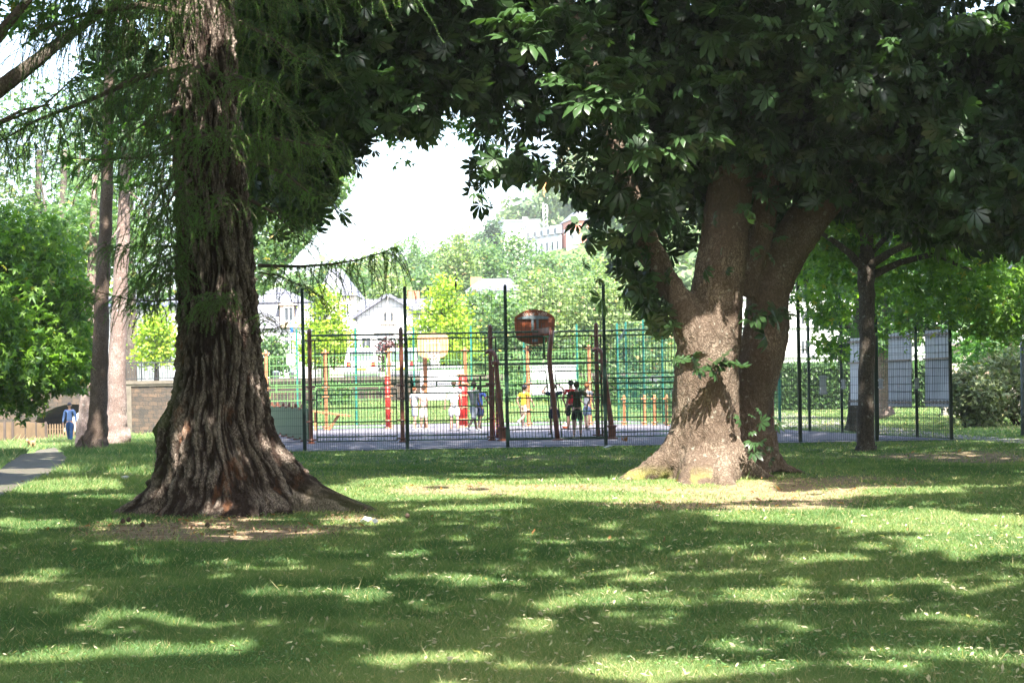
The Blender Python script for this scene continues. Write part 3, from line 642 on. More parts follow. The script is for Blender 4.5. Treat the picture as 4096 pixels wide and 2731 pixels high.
# ---- trees whose crowns hang over the lawn from outside the picture, and the upper chestnut crown
SHADE = leafmat('lime_leaves', (.035, .085, .025), (.08, .15, .045), .28, .5)
n = 56000; gy_ = 7.5+RS.rand(n)*57.5; gx_ = -19+RS.rand(n)*36; hz = np.maximum(8.8, (3.2+.222*gy_)/1.12)+RS.rand(n)*4.2  # unseen leaf layer laid out for its shade, shared among the trees below
P = np.stack([gx_, gy_, 0*gx_], 1)+SV*(hz/SV[2])[:, None]
P = P[keep_view(P) & sunpaths_ok(P) & (P[:, 2] > 2.6+.222*np.maximum(P[:, 1], 0))]
# big trees of the park standing behind and beside the camera
homes = {'lime_tree': [(-7.5, 6.5), (5.8, 5.0), (-15, 16), (12.5, 17)], 'redwood': (pc[2], RY), 'chestnut': (3.1, 30)}
cen = np.array(homes['lime_tree']+[homes['redwood'], homes['chestnut'], (-11.6, 52), (8.0, 42.3)]); D = ((P[:, None, :2]-cen[None])**2).sum(-1); who = D.argmin(1)
BARK_L = barkmat('lime_bark', (.08, .065, .05), (.17, .15, .12), (.24, .21, .17), (1, 1, .3), 16, .8)
for k, (x, y) in enumerate(homes['lime_tree']):
    o = thing('lime_tree', (x, y, float(ter(x, y))), ['lime tree whose crown overhangs the lawn left of the camera', 'lime tree whose crown overhangs the lawn right of the camera', 'lime tree shading the left foreground lawn', 'lime tree shading the right foreground lawn'][k], 'tree', 'lime trees around the lawn')
    mb = MB(); mb.tube([(x, y, -.1), (x+.1, y, 3), (x, y+.2, 6), (x+.3, y, 9), (x, y, 12)], [.42, .32, .28, .2, .08], 12)
    for a in range(6):
        an = a*1.05+k; mb.tube([(x, y, 5+a*.6), (x+math.cos(an)*2, y+math.sin(an)*2, 8+a*.3), (x+math.cos(an)*4.6, y+math.sin(an)*4.6, 10+a*.2)], [.16, .1, .03], 7)
    mb.build('trunk', BARK_L, o, smooth=True); leaves('crown', P[who == k], .52, T_OVAL2, SHADE, o)
leaves('crown', P[who == 4], .52, T_OVAL2, NEEDLE, redwood); leaves('upper_shade_crown', np.concatenate([P[who == 5], P4]), .52, T_OVAL2, CHEST, chestnut)
P_left = P[who == 6]; P_right = P[who == 7]
# second chestnut, its trunk hidden behind the redwood
c2 = thing('horse_chestnut_tree', (W(890, 1800, 33).x, 33, 0), 'horse chestnut behind the redwood, its dark leaves hanging right of the redwood trunk', 'tree')
mb = MB(); x = W(890, 1800, 33).x; mb.tube([(x, 33, -.1), (x, 33, 3), (x+.2, 33, 6), (x+.4, 33, 9)], [.36, .3, .26, .2], 12)
for a, (px, py) in enumerate(((1200, 500), (1400, 300), (1300, 100), (1600, 100))): mb.tube([(x, 33, 3.6+a*.8), tuple(W((900+px)//2, py+250, 32.5)), tuple(W(px, py, 32))], [.14, .09, .03], 7)
mb.build('trunk', BARK_C, c2, smooth=True)
P3 = blobs([(-3.4,32.5,7.4,1.7,1.6,1.9),(-2.2,32,7.6,1.6,1.6,1.6),(-4.1,32.5,5.6,1.0,1.2,1.4),(-1.2,31.5,8.3,1.6,1.8,1.2)], 5200, .3, 8, .3)
edge2 = [(1170,880,31),(1210,850,31),(1250,860,31),(1130,930,31),(1180,700,31),(1260,720,31),(1330,690,31),(1380,650,31),(1430,640,31),(1450,600,31),(1300,820,31),(1340,750,31),(1230,620,31),(1480,480,31),(1420,520,31),(1520,420,31),(1580,390,31),(1650,360,31),(1720,380,31),(1100,820,31),(1790,380,31),(1840,420,31),(1280,760,31)]
P3 = np.concatenate([P3, sprayleaves(edge2, 13, .2)]); P3 = np.concatenate([P3[keep_view(P3, 38) & sunpaths_ok(P3)], sprayleaves(edge2, 2, .26)])
leaves('crown', P3, .25, T_PAL, CHEST, c2, .55, .45, (-3, 32, 8))

for k, (x, y, r, h) in enumerate(((-17, -6, 6, 12), (-6, -12, 6.5, 13), (6, -13, 6.5, 13), (17, -5, 6, 12), (23, 12, 6, 13), (24, 30, 6, 12), (-24, 8, 6, 12), (-23, 24, 6, 12), (22, 44, 5, 12))):  # unseen trees added round the lawn, blocking low sky light
    o = thing('unseen_park_tree', (x, y, 0), 'large leafy park tree out of view, added to block the low sky', 'tree', 'park trees round the lawn')
    mb = MB(); mb.tube([(x, y, -.2), (x, y, 3), (x+.3, y, h*.8)], [.45, .34, .1], 10)
    for a in range(5): an = a*1.3+k; mb.tube([(x, y, 2.6+a*.7), (x+math.cos(an)*r*.4, y+math.sin(an)*r*.4, 5+a*.7), (x+math.cos(an)*r*.8, y+math.sin(an)*r*.8, 6+a)], [.16, .1, .03], 6)
    mb.build('trunk', BARK_L, o, smooth=True)
    P = blobs([(x, y, h*.5, r, r, h*.44)], 5200, .8, 18, .45); P = P[(P[:, 2] > 1.6) & sunpaths_ok(P)]
    leaves('crown', P, .75, T_OVAL2, SHADE, o)
# ------------------------------------------------------------------ tall mesh fence round the court
GREEND = paint('fence_green_paint', (.006, .028, .021), .45, var=.15, bmp=0)
TEAL = paint('fence_teal_paint', (.015, .14, .11), .45, var=.15, bmp=0)
FH = 4.12
def fence_post(p, parent, mat, h=FH):
    mb = MB(); x, y, z = p; mb.box((x-.04, y-.03, z-.1), (x+.04, y+.03, z+h)); mb.box((x-.045, y-.035, z+h), (x+.045, y+.035, z+h+.02))
    for k in range(11): mb.box((x-.025, y-.045, z+.12+k*.4), (x+.025, y-.03, z+.17+k*.4))
    return mb.build('post', mat, parent)
def fence_panel(a, b, parent, mat, h=FH, split=2.1, sp=.05, w=.006):
    a = Vector(a); b = Vector(b); d = (b-a); L = Vector((d.x, d.y, 0)).length; n = int(round(L/sp)); u = Vector((d.x, d.y, 0)).normalized(); nn = Vector((-u.y, u.x, 0)); mb = MB()
    up = Vector((0, 0, 1))
    def box(c0, c1, ww, dd):   # thin 4 sided wire
        i = len(mb.v); t = (c1-c0).normalized(); s1 = nn*dd/2; s2 = (u if abs(t.z) > .7 else up)*ww/2
        for c in (c0, c1):
            for s in (s1+s2, s1-s2, -s1-s2, -s1+s2): mb.v.append(tuple(c+s))
        mb.f.extend([(i+k, i+(k+1) % 4, i+4+(k+1) % 4, i+4+k) for k in range(4)])
    for k in range(1, n):
        p = a.lerp(b, k/n); top = h if k % 2 == 0 else split
        box(p+up*.03, p+up*top, w, w)
    z = .05
    while z < h:
        for s in (1, -1):
            q = nn*(.006*s); box(a+q+up*z, b+q+up*z, w*1.15, w)
        z += .2
    return mb.build('mesh_panel', mat, parent)
FY = 47.85
fx_ = [(px-CX)/F*FY for px in (1215, 1625, 2027, 2420, 2815, 3200, 3507, 3807)]; fx_ = [fx_[0]-2.6]+fx_
ff = thing('mesh_fence', (fx_[0], FY, 0), 'long dark green welded mesh fence across the front of the ball court', 'fence')
pp = [(x, FY+.15*k/9, float(ter(x, FY))) for k, x in enumerate(fx_)]
for p in pp: fence_post(p, ff, GREEND)
for a, b in zip(pp, pp[1:]): fence_panel(a, b, ff, GREEND)
rs = thing('mesh_fence', (CR(48.3), 48.3, 0), 'dark green mesh fence running back along the right side of the court', 'fence')
ry_ = [50.2, 52.8, 55.4, 58, 60.6, 63.2, 65.8, 68.4, 71, 73.6, 76.2, 78.8, 80.2]; rp = [(CR(y), y, 0) for y in ry_]
for p in rp: fence_post(p, rs, GREEND if p[1] < 59 else TEAL)
for a, b in zip([(CR(48.0), 48.0, 0)]+rp, rp): fence_panel(a, b, rs, GREEND if a[1] < 59 else TEAL, sp=.1, w=.006)
ls = thing('mesh_fence', (CL(48.5), 48.5, 0), 'green mesh fence along the left side of the court behind the redwood', 'fence')
ly_ = [50.2, 52.8, 55.4, 58, 60.6, 63.2, 65.8, 68.4, 71, 73.6, 76.2, 78.8, 80.2]; lp = [(CL(y), y, float(ter(CL(y), y))) for y in ly_]
for p in lp: fence_post(p, ls, TEAL)
for a, b in zip([(CL(48.0), 48.0, 0)]+lp, lp): fence_panel(a, b, ls, TEAL, sp=.1)
bf = thing('mesh_fence', (0, 80.4, 0), 'teal mesh fence along the far end of the court', 'fence')
bp = [((px-CX)/F*80.4, 80.4, 0) for px in (718, 955, 1190, 1425, 1657, 1887, 2098, 2310, 2472)]
for p in bp: fence_post(p, bf, TEAL)
for a, b in zip(bp, bp[1:]): fence_panel(a, b, bf, GREEND, sp=.12, w=.005)
# pale sheets hung on the side fence, and small plates
GALVS = paint('clamp_steel', (.25, .26, .28), .5, .4, bmp=0); SHEET = paint('pale_sheet', (.52, .53, .56), .5, var=.08, bmp=0)
for k, (x0, x1, yt, yb) in enumerate(((3393,3484,1350,1620),(3545,3637,1330,1625),(3692,3792,1318,1625))):
    y0, y1 = [np.interp(x, [3225, 3355, 3498, 3658, 3807], [58, 55.2, 52.8, 50.2, 47.9]) for x in (x0, x1)]
    a, b, c, d = W(x0, yb, y0), W(x1, yb, y1), W(x1, yt, y1), W(x0, yt, y0); off = Vector((.06, .01, 0))
    zb, zt = min(a.z, b.z), (c.z+d.z)/2; a.z = b.z = zb; c.z = d.z = zt
    o = thing('sheet_panel', (a+b)/2+off, ['leftmost pale grey sheet on the side fence, half hidden by the slim maple', 'pale grey sheet on the side fence, in the middle of the three', 'pale grey sheet on the side fence, rightmost and largest of the three'][k], 'panel', 'pale sheets hung on the side fence')
    mb = MB(); mb.prism([p+off for p in (a, b, c, d)], (1, .2, 0), .02); mb.build('sheet', SHEET, o)
    WD = paint('rail_wood', (.35, .27, .2), .8)
    for z in (zt-.12, zb+.12, (zb+zt)/2+.25): MB().bar(Vector((a.x, a.y, z))+off-Vector((.03, 0, 0)), Vector((b.x, b.y, z))+off-Vector((.03, 0, 0)), .04).build('clamp_rail', WD, o)
    for j in range(7):
        q = a.lerp(b, (j+.5)/7)
        for z in (zt-.12, zb+.12): MB().box((q.x+.01, q.y-.02, z-.05), (q.x+.05, q.y+.02, z+.05)).build('clamp', GALVS, o)
for k, (px, y0, y1, w) in enumerate(((3299,1500,1578,24),(3381,1516,1556,13),(3531,1513,1556,14),(3676,1511,1556,16))):
    Yp = float(np.interp(px, [3225, 3355, 3498, 3658, 3807], [58, 55.2, 52.8, 50.2, 47.9])); a = W(px-w/2, y1, Yp); b = W(px+w/2, y0, Yp)
    mb = MB(); mb.box((a.x-.05, Yp, a.z), (b.x-.05, Yp+.03, b.z))
    for z in (a.z+.05, b.z-.05): mb.box((a.x-.09, Yp-.015, z-.02), (b.x-.01, Yp, z+.02))
    tag(mb.build('plate', SHEET), ['tall narrow white plate on the side fence in front of the hedge', 'small white plate on the side fence left of the leftmost grey sheet', 'small white plate on the side fence between left and middle sheets', 'small white plate on the side fence between middle and right sheets'][k], 'plate')
for k, (a, b, c, d) in enumerate(((1683,1857,1463,1602),(2122,2303,1459,1580))):
    p, q = W(a, d, 80.2), W(b, c, 80.2); o = thing('banner_board', p, ['bright white board on the far fence behind the white clad players', 'bright white board on the far fence behind the boy in navy'][k], 'board', 'white boards on the far fence')
    mb = MB(); mb.box((p.x, 80.12, p.z), (q.x, 80.16, q.z)); mb.build('board', paint('white_board', (.72, .73, .75), .5, bmp=0), o)
    mb = MB()
    for z in (p.z+.02, q.z-.06, (p.z+q.z)/2): mb.box((p.x-.02, 80.07, z), (q.x+.02, 80.118, z+.05))
    mb.build('rail', paint('light_grey', (.45, .46, .48), .5, bmp=0), o)
# ------------------------------------------------------------------ the steel ball cage inside
BROWN = paint('corten_brown_paint', (.13, .040, .020), .4, var=.2, bmp=0)
ORANGE = paint('orange_paint', (.38, .165, .075), .4, var=.12, bmp=0)
CAGEG = paint('cage_green_paint', (.010, .048, .018), .4, var=.15, bmp=0)
LIME = paint('cage_light_green', (.11, .24, .08), .4, var=.15, bmp=0)
REDP = paint('red_paint', (.55, .02, .015), .4, var=.1, bmp=0)
GALV = paint('galvanised_steel', (.26, .31, .34), .5, .4, var=.2, bmp=0)
NY = 54.0
def cage_post(x, y, h, parent, mat, r=.062, clamps=(.1, .62, 1.25, 1.62, 2.95)):
    mb = MB(); mb.lathe((x, y, 0), [(r*1.9, .0), (r*1.9, .05), (r, .08), (r, h-.1), (r*1.05, h-.08), (r*1.02, h), (r*.8, h+.05), (r*.3, h+.08)], 12); p = mb.build('post', mat, parent, smooth=False)
    for z in clamps:
        if z < h: MB().lathe((x, y, z), [(r*1.5, 0), (r*1.75, .02), (r*1.5, .05)], 10).box((x-r*2.4, y-.04, z+.005), (x+r*2.4, y+.04, z+.045)).build('clamp', mat, p)
    return p
def barpanel(a, b, z0, z1, rails, parent, mat, sp=.09, r=.022, rb=.008, name='bar_panel', frame=True, skew=(0, 0)):
    """frame a-b (ground points), horizontal rails at given heights, upright bars between z0 and z1; skew leans the ends"""
    a = Vector(a); b = Vector(b); L = (b-a).length; n = max(2, int(L/sp)); mb = MB()
    def at(t, z):
        k = (z-z0)/(z1-z0) if z1 > z0 else 0; u = (b-a).normalized(); p = a.lerp(b, t); s = (1-t)*skew[0]+t*skew[1]
        return Vector((p.x, p.y, 0))+u*s*k+Vector((0, 0, z))
    for z in rails: mb.bar(at(0, z), at(1, z), r*1.7)
    if frame:
        for t in (0, 1): mb.bar(at(t, z0), at(t, z1), r*1.7)
    for k in range(1, n):
        mb.bar(at(k/n, z0), at(k/n, z1), rb*1.8)
    return mb.build(name, mat, parent)
X = lambda px, Y=NY: (px-CX)/F*Y
cn = thing('ball_cage', (X(1241), NY, 0), 'near end of the steel ball cage, dark green bar panels between brown posts', 'sports cage')
low = [.07, .20, .62, 1.02, 1.41, 1.54]; upp = [1.68, 1.80, 2.21, 2.60, 2.98]
for x in (1241, 1607): cage_post(X(x), NY, 3.25, cn, BROWN)
barpanel((X(1265), NY, 0), (X(1585), NY, 0), .07, 1.54, low, cn, CAGEG); barpanel((X(1262), NY, 0), (X(1584), NY, 0), 1.68, 2.98, upp, cn, CAGEG)
def rail(x0, x1, z, y=NY, m=CAGEG, r=.028, p=None):
    mb = MB(); mb.tube([(X(x0, y) if abs(x0) > 50 else x0, y, z), (X(x1, y) if abs(x1) > 50 else x1, y, z)], r, 8); return mb.build('rail', m, p or cn)
rail(1241, 1607, 3.12); rail(1607, 1966, 3.12); rail(1966, 2387, 3.12); rail(2387, 3087, 3.12)
barpanel((X(1632), NY, 0), (X(1948), NY, 0), .07, 1.41, low[:5], cn, CAGEG); barpanel((X(1632), NY, 0), (X(1943), NY, 0), 1.88, 2.98, [1.88, 2.21, 2.60, 2.98], cn, CAGEG)
for x0, x1 in ((1632, 1966), (2400, 3080)):
    mb = MB(); mb.bar((X(x0), NY, 1.75), (X(x1), NY, 1.75), .05); mb.bar((X(x0), NY, 1.60), (X(x1), NY, 1.60), .05)
    nn = int((x1-x0)/95)
    for k in range(nn): mb.bar((X(x0+20+k*95), NY, 1.60), (X(x0+20+k*95), NY, 1.75), .04)
    mb.bar((X(x0+14), NY, 1.41), (X(x0+14), NY, 1.86), .11, .05); mb.build('fretwork', CAGEG, cn)
mb = MB(); mb.bar((X(1922), NY, 1.41), (X(1922), NY, 1.86), .1, .05); mb.build('fretwork', CAGEG, cn)
cage_post(X(1964), NY, 3.28, cn, BROWN); cage_post(X(2388), NY, 3.28, cn, BROWN)
# upper goal panels
barpanel((X(1985), NY, 0), (X(2176), NY, 0), 2.33, 2.98, [2.33, 2.65, 2.98], cn, CAGEG); barpanel((X(2180), NY, 0), (X(2370), NY, 0), 2.33, 2.98, [2.33, 2.65, 2.98], cn, CAGEG)
# goal standing forward of the posts
gy = NY-.55
goal = thing('football_goal', (X(2005, gy), gy, 0), 'brown framed goal with leaning side posts and dark green bar panels at the near end', 'goal')
for bx, tx in ((2007, 1984), (2445, 2412)):
    mb = MB(); b_ = Vector((X(bx, gy), gy, 0)); t_ = Vector((X(tx, gy), gy, 2.30))
    mb.tube([b_, b_+Vector((0, 0, .25)), t_, t_+Vector((-.01, .0, .14)), t_+Vector((-.07, .04, .25)), t_+Vector((-.17, .1, .29)), t_+Vector((-.26, .2, .24))], [.085, .08, .068, .064, .06, .055, .05], 12)
    q = mb.build('side_post', BROWN, goal, smooth=True); mb = MB(); mb.lathe(b_, [(.17, 0), (.17, .06), (.11, .08), (.11, .34), (.14, .36), (.14, .40), (.1, .42)], 12); mb.build('clamp', BROWN, q); mb = MB()
    mb.lathe(t_+Vector((0, 0, -.12)), [(.1, 0), (.12, .02), (.12, .1), (.1, .12)], 12); mb.build('clamp', BROWN, q)
mb = MB(); mb.tube([(X(1984, gy), gy, 2.2), (X(2412, gy), gy, 2.2)], .032, 8); mb.build('crossbar', CAGEG, goal); mb = MB(); mb.tube([(X(2007, gy), gy, .06), (X(2445, gy), gy, .06)], .032, 8); mb.build('ground_bar', CAGEG, goal)
barpanel((X(2036, gy), gy, 0), (X(2205, gy), gy, 0), .08, 1.98, [.08, .33, .82, 1.22, 1.62, 1.98], goal, CAGEG, skew=(-.12, -.15))
barpanel((X(2244, gy), gy, 0), (X(2425, gy), gy, 0), .08, 1.98, [.08, .33, .82, 1.22, 1.62, 1.98], goal, CAGEG, skew=(-.17, -.19))
# striped climbing ladder panels beside the goal posts
for xx, lab in ((1990, 'narrow red framed ladder panel just right of the left goal post'), (2418, 'narrow red framed ladder panel beside the right goal post')):
    o = thing('ladder_panel', (X(xx), NY+.3, 0), lab, 'ladder panel'); mb = MB(); w = .14 if xx < 2100 else .05
    mb.bar((X(xx)-w*.5-.05, NY+.3, .05), (X(xx)-w*.5-.05, NY+.3, 2.15), .05); mb.build('frame', paint('dark_red_paint', (.20, .015, .012), .45, bmp=0), o); mb = MB()
    mb.box((X(xx)-w*.5, NY+.28, .08), (X(xx)+w, NY+.31, 1.5)); mb.build('board', paint('plum_paint', (.22, .07, .10), .5, bmp=0), o); mb = MB()
    for k in range(9): mb.box((X(xx)-w*.5, NY+.262, .2+k*.15), (X(xx)+w, NY+.277, .22+k*.15))
    mb.build('rung', paint('yellow_paint', (.6, .38, .05), .5, bmp=0), o)
# hoop with backboard, seen from behind
hoop = thing('basketball_hoop', (X(2228, 53.2), 53.2, 0), 'near basketball hoop seen from behind, rust red rounded board with grey brackets and white lettering', 'basketball hoop')
HY = 53.2; mb = MB(); P_ = lambda px, py, Y=HY: W(px, py, Y)
mb.tube([(X(2228, HY), HY, 0), P_(2222, 1680), P_(2210, 1560), P_(2200, 1470), P_(2197, 1425), P_(2203, 1370), P_(2207, 1320)], [.07]*7, 12); mb.lathe((X(2228, HY), HY, 0), [(.17, 0), (.17, .05), (.1, .07)], 12); mb.build('pole', BROWN, hoop, smooth=True)
mb = MB(); mb.box((X(2196, HY), HY-.06, P_(0, 1326).z-.02), (X(2215, HY), HY+.08, P_(0, 1310).z-.0)); mb.build('pole_cap', BROWN, hoop)
BY = 54.5; pts = []
for px, py in ((2057,1281),(2060,1268),(2072,1258),(2090,1247),(2112,1240),(2137,1237),(2162,1240),(2185,1247),(2205,1257),(2216,1268),(2220,1281),(2219,1305),(2217,1330),(2213,1352),(2202,1362),(2180,1372),(2160,1377),(2140,1379),(2120,1378),(2100,1372),(2080,1362),(2066,1354),(2062,1335),(2058,1305)): pts.append(W(px, py, BY))
mb = MB(); mb.prism(pts[::-1], (0, 1, 0), .04); bd = mb.build('backboard', paint('rust_red_board', (.30, .075, .028), .5, bmp=0), hoop)
def bx(m, x0, y0, x1, y1, Y, d): a = W(x0, y1, Y); b = W(x1, y0, Y); m.box((a.x, Y-d, a.z), (b.x, Y, b.z))
mb = MB(); mb.prism([W(x, y, BY-.003) for x, y in ((2069,1273),(2090,1266),(2112,1262.5),(2162,1262.5),(2190,1266),(2207,1273),(2207,1276),(2069,1276))], (0, -1, 0), .06)
bx(mb, 2126, 1276.5, 2135, 1325, BY-.003, .05); bx(mb, 2146, 1276.5, 2154, 1320, BY-.003, .05); bx(mb, 2072, 1341, 2198, 1349, BY-.003, .05); bx(mb, 2129, 1356, 2152, 1367, BY-.003, .04); mb.build('bracket', GALV, hoop)
mb = MB(); mb.bar(W(2207, 1318, HY), W(2138, 1330, BY-.06), .14, .16); mb.box((X(2170, 53.9), 53.8, P_(0, 1352).z), (X(2185, 53.9), 54.4, P_(0, 1326).z)); mb.build('arm', BROWN, hoop)
def lettering(txt, name, loc, size, mat, parent, rot=(math.radians(90), 0, 0), ext=.002, width=None):
    c = bpy.data.curves.new('t', 'FONT'); c.body = txt; c.size = size; c.extrude = ext; c.align_x = 'CENTER'; c.resolution_u = 2
    o = bpy.data.objects.new('t', c); scn.collection.objects.link(o); dg = bpy.context.evaluated_depsgraph_get()
    me = bpy.data.meshes.new_from_object(o.evaluated_get(dg)); bpy.data.objects.remove(o); me.materials.clear(); me.materials.append(mat); me.name = name
    if width: k = width/max(max(v.co.x for v in me.vertices)-min(v.co.x for v in me.vertices), .01); me.transform(Matrix.Diagonal((k, 1, 1, 1)))
    ob = link(bpy.data.objects.new(name, me), parent); ob.location = Vector(loc)-base(parent); ob.rotation_euler = rot; return ob
WH = paint('white_lettering', (.70, .62, .55), .6, bmp=0)
q = W(2139, 1261, BY-.006); lettering("color 'ado", 'lettering', q, .155, WH, hoop, (math.radians(90), math.radians(-0), 0), width=.70)
def net(c, r, h, m, mr, parent, rings=4, seg=12):
    mb = MB(); mb.tube([(c.x+r*math.cos(a*2*math.pi/20), c.y+r*math.sin(a*2*math.pi/20), c.z) for a in range(21)], .011, 6); mb.build('rim', mr, parent); mb = MB()
    def p(i, k): rr = r*(1-.42*k/rings); a = (i+.5*(k % 2))*2*math.pi/seg; return (c.x+rr*math.cos(a), c.y+rr*math.sin(a), c.z-h*k/rings)
    for k in range(rings):
        for i in range(seg):
            for j in (0, 1) if k % 2 else (0, -1): mb.bar(p(i, k), p(i+j, k+1), .012)
    mb.build('net', m, parent)
net(W(2138, 1382, BY+.32), .23, .30, paint('dark_net_rope', (.06, .06, .07), .8, bmp=0), REDP, hoop)
# right part of the near end and corner
for x0, x1 in ((2405, 2740), (2762, 3066)):
    barpanel((X(x0), NY, 0), (X(x1), NY, 0), .07, 1.41, low[:5], cn, CAGEG); barpanel((X(x0), NY, 0), (X(x1), NY, 0), 1.88, 2.98, [1.88, 2.21, 2.60, 2.98], cn, CAGEG)
cage_post(X(2751), NY, 3.25, cn, BROWN); cage_post(X(3086), NY, 2.35, cn, BROWN, clamps=(.1, 1.3, 1.7, 2.05))
# far end of the cage
FYc = 72.0; XF = lambda px: (px-CX)/F*FYc
cf = thing('ball_cage', (XF(1060), FYc, 0), 'far end of the ball cage, light green bar panels between orange posts', 'sports cage')
op = [1066, 1303, 1557, 1862, 2112, 2358]
for x in op: cage_post(XF(x), FYc, 3.02, cf, ORANGE, r=.062)
upf = [1.68, 1.80, 2.2, 2.62, 2.92]
for a, b in zip(op, op[1:]):
    if (a, b) == (1557, 1862):
        barpanel((XF(a+12), FYc, 0), (XF(b-12), FYc, 0), 2.25, 2.92, [2.25, 2.6, 2.92], cf, LIME, sp=.1); continue
    m_ = (a+b)/2
    barpanel((XF(a+14), FYc, 0), (XF(b-14), FYc, 0), .08, 1.5, [.08, .35, .75, 1.15, 1.5], cf, LIME, sp=.13); barpanel((XF(a+14), FYc, 0), (XF(b-14), FYc, 0), 1.75, 2.85, [1.75, 2.1, 2.5, 2.85], cf, LIME, sp=.13)
    mb = MB(); mb.bar((XF(a+6), FYc, 1.66), (XF(b-6), FYc, 1.66), .05); mb.bar((XF(a+40), FYc, 1.45), (XF(a+40), FYc, 1.8), .12, .05); mb.bar((XF(b-40), FYc, 1.45), (XF(b-40), FYc, 1.8), .12, .05); mb.build('fretwork', LIME, cf)
for x, w in ((1551, .09), (1851, .17)):
    o = thing('goal_post_pad', (XF(x), FYc-.2, 0), 'bright red padded goal post at the far end, ' + ('narrower one on the left' if x < 1600 else 'wider one on the right'), 'goal post')
    mb = MB(); mb.tube([(XF(x), FYc-.2, .1), (XF(x), FYc-.2, 2.0)], w, 12); mb.build('pad', REDP, o, smooth=True); mb = MB()
    for z in (.0, .3, .75, 1.2, 1.65, 2.0): mb.lathe((XF(x), FYc-.2, z), [(w*1.15, 0), (w*1.3, .03), (w*1.15, .06)], 12)
    mb.build('collar', BROWN if z < 1 else ORANGE, o)
h2 = thing('basketball_hoop', (XF(1700), FYc-.3, 0), 'far basketball hoop facing the camera, pale orange board with a white square', 'basketball hoop')
mb = MB(); mb.tube([(XF(1702), FYc-.3, 0), W(1702, 1560, FYc-.3), W(1699, 1430, FYc-.3), W(1708, 1400, FYc-.3), W(1735, 1385, FYc-.6)], .08, 12); mb.build('pole', ORANGE, h2, smooth=True)
B2 = FYc-1.0; pts = [W(x, y, B2) for x, y in ((1668,1350),(1672,1342),(1690,1333),(1735,1329),(1775,1333),(1790,1342),(1793,1352),(1793,1395),(1789,1415),(1775,1427),(1755,1433),(1735,1435),(1710,1433),(1690,1428),(1674,1417),(1670,1397))]
mb = MB(); mb.prism(pts, (0, 1, 0), .04); mb.build('backboard', paint('pale_orange_board', (.62, .34, .17), .5, bmp=0), h2)
mb = MB()
for a in ((1700,1369,1760,1372),(1700,1369,1703,1408),(1757,1369,1760,1408),(1700,1408,1760,1411)): bx(mb, *a, B2-.003, .006)
mb.build('target_square', paint('white_paint', (.8, .8, .8), .5, bmp=0), h2); net(W(1737, 1413, B2-.3), .24, .42, paint('white_net_rope', (.6, .6, .62), .8, bmp=0), REDP, h2)
# low side boards
def lowside(pts, label, posts, solid):
    o = thing('side_barrier', pts[0], label, 'barrier'); n = len(pts)
    if solid:
        for a, b in zip(pts, pts[1:]):
            mb = MB(); d = Vector(b)-Vector(a); nn = Vector((d.y, -d.x, 0)).normalized()*-.05
            mb.prism([Vector(a)+Vector((0, 0, .08))+nn, Vector(b)+Vector((0, 0, .08))+nn, Vector(b)+Vector((0, 0, 1.02))+nn, Vector(a)+Vector((0, 0, 1.02))+nn], nn.normalized(), .03)
            mb.build('board', paint('board_green', (.012, .062, .016), .5, bmp=0), o)
        mb = MB()
        for z in (.12, .42, .72, .98): mb.bar(Vector(pts[0])+Vector((0, 0, z)), Vector(pts[-1])+Vector((0, 0, z)), .035)
        mb.build('rail', paint('cream_rail', (.45, .42, .34), .5, bmp=0), o)
    else:
        for a, b in zip(pts, pts[1:]): barpanel(a, b, .08, 1.02, [.08, .32, .56, .80, 1.02], o, LIME, sp=.12)
    for p in posts: cage_post(p[0], p[1], 1.08, o, BROWN if solid else ORANGE, r=.055, clamps=(.1, .98))
lx = lambda y: X(1241)-(y-NY)*.215
pts = [(lx(y), y, 0) for y in (54.1, 56.2, 58.3, 60.4, 62.5, 64.6, 66.7, 68.8, 70.9)]
lowside(pts, 'low solid green barrier with brown posts along the left side of the cage', pts[1:], True)
pts = [((px-CX)/F*y, y, 0) for px, y in ((2372, 72.2), (2495, 70.8), (2577, 70.2), (2617, 69.8), (2665, 69.0), (2725, 66.5), (2800, 63.5), (2880, 60.5), (2980, 57.5), (3070, 54.5))]
lowside(pts, 'low open green barrier with orange posts at the right side of the cage', pts[1:-1], False)
# inclined exercise bench
Yb = 71.0; o = thing('inclined_bench', W(1310, 1722, Yb), 'orange sloping exercise bench at the far left corner of the court', 'bench')
mb = MB(); a, b = W(1247, 1643, Yb), W(1402, 1663, Yb); mb.bar(a, b, .55, .06, up=(0, 0, 1)); mb.build('seat_board', ORANGE, o)
mb = MB(); p1 = W(1355, 1660, Yb); p2 = W(1315, 1710, Yb); p2.z = .02; mb.bar(p1, p2, .2, .10); mb.build('leg', ORANGE, o)
mb = MB(); q = Vector(a); mb.bar(q+Vector((.15, 0, -.05)), Vector((q.x+.15, q.y, 0)), .1); mb.build('leg', ORANGE, o)
# ball
bc = W(2262, 1692, 66); bc.z = .125; m, t, b, o_ = nodes('ball_leather'); v = t.nodes.new('ShaderNodeTexVoronoi'); v.inputs['Scale'].default_value = 9; c = t.nodes.new('ShaderNodeTexCoord'); t.links.new(c.outputs['Object'], v.inputs['Vector'])
t.links.new(mixc(t, ramp(t, v.outputs['Distance'], .35, .4), (.75, .75, .72), (.6, .12, .05)), b.inputs['Base Color'])
bmx = bmesh.new(); bmesh.ops.create_icosphere(bmx, subdivisions=3, radius=.115); me = bpy.data.meshes.new('ball'); bmx.to_mesh(me); me.materials.append(m); o = link(bpy.data.objects.new('ball', me)); o.location = bc; tag(o, 'white and orange ball on the court left of the player in dark olive', 'ball')
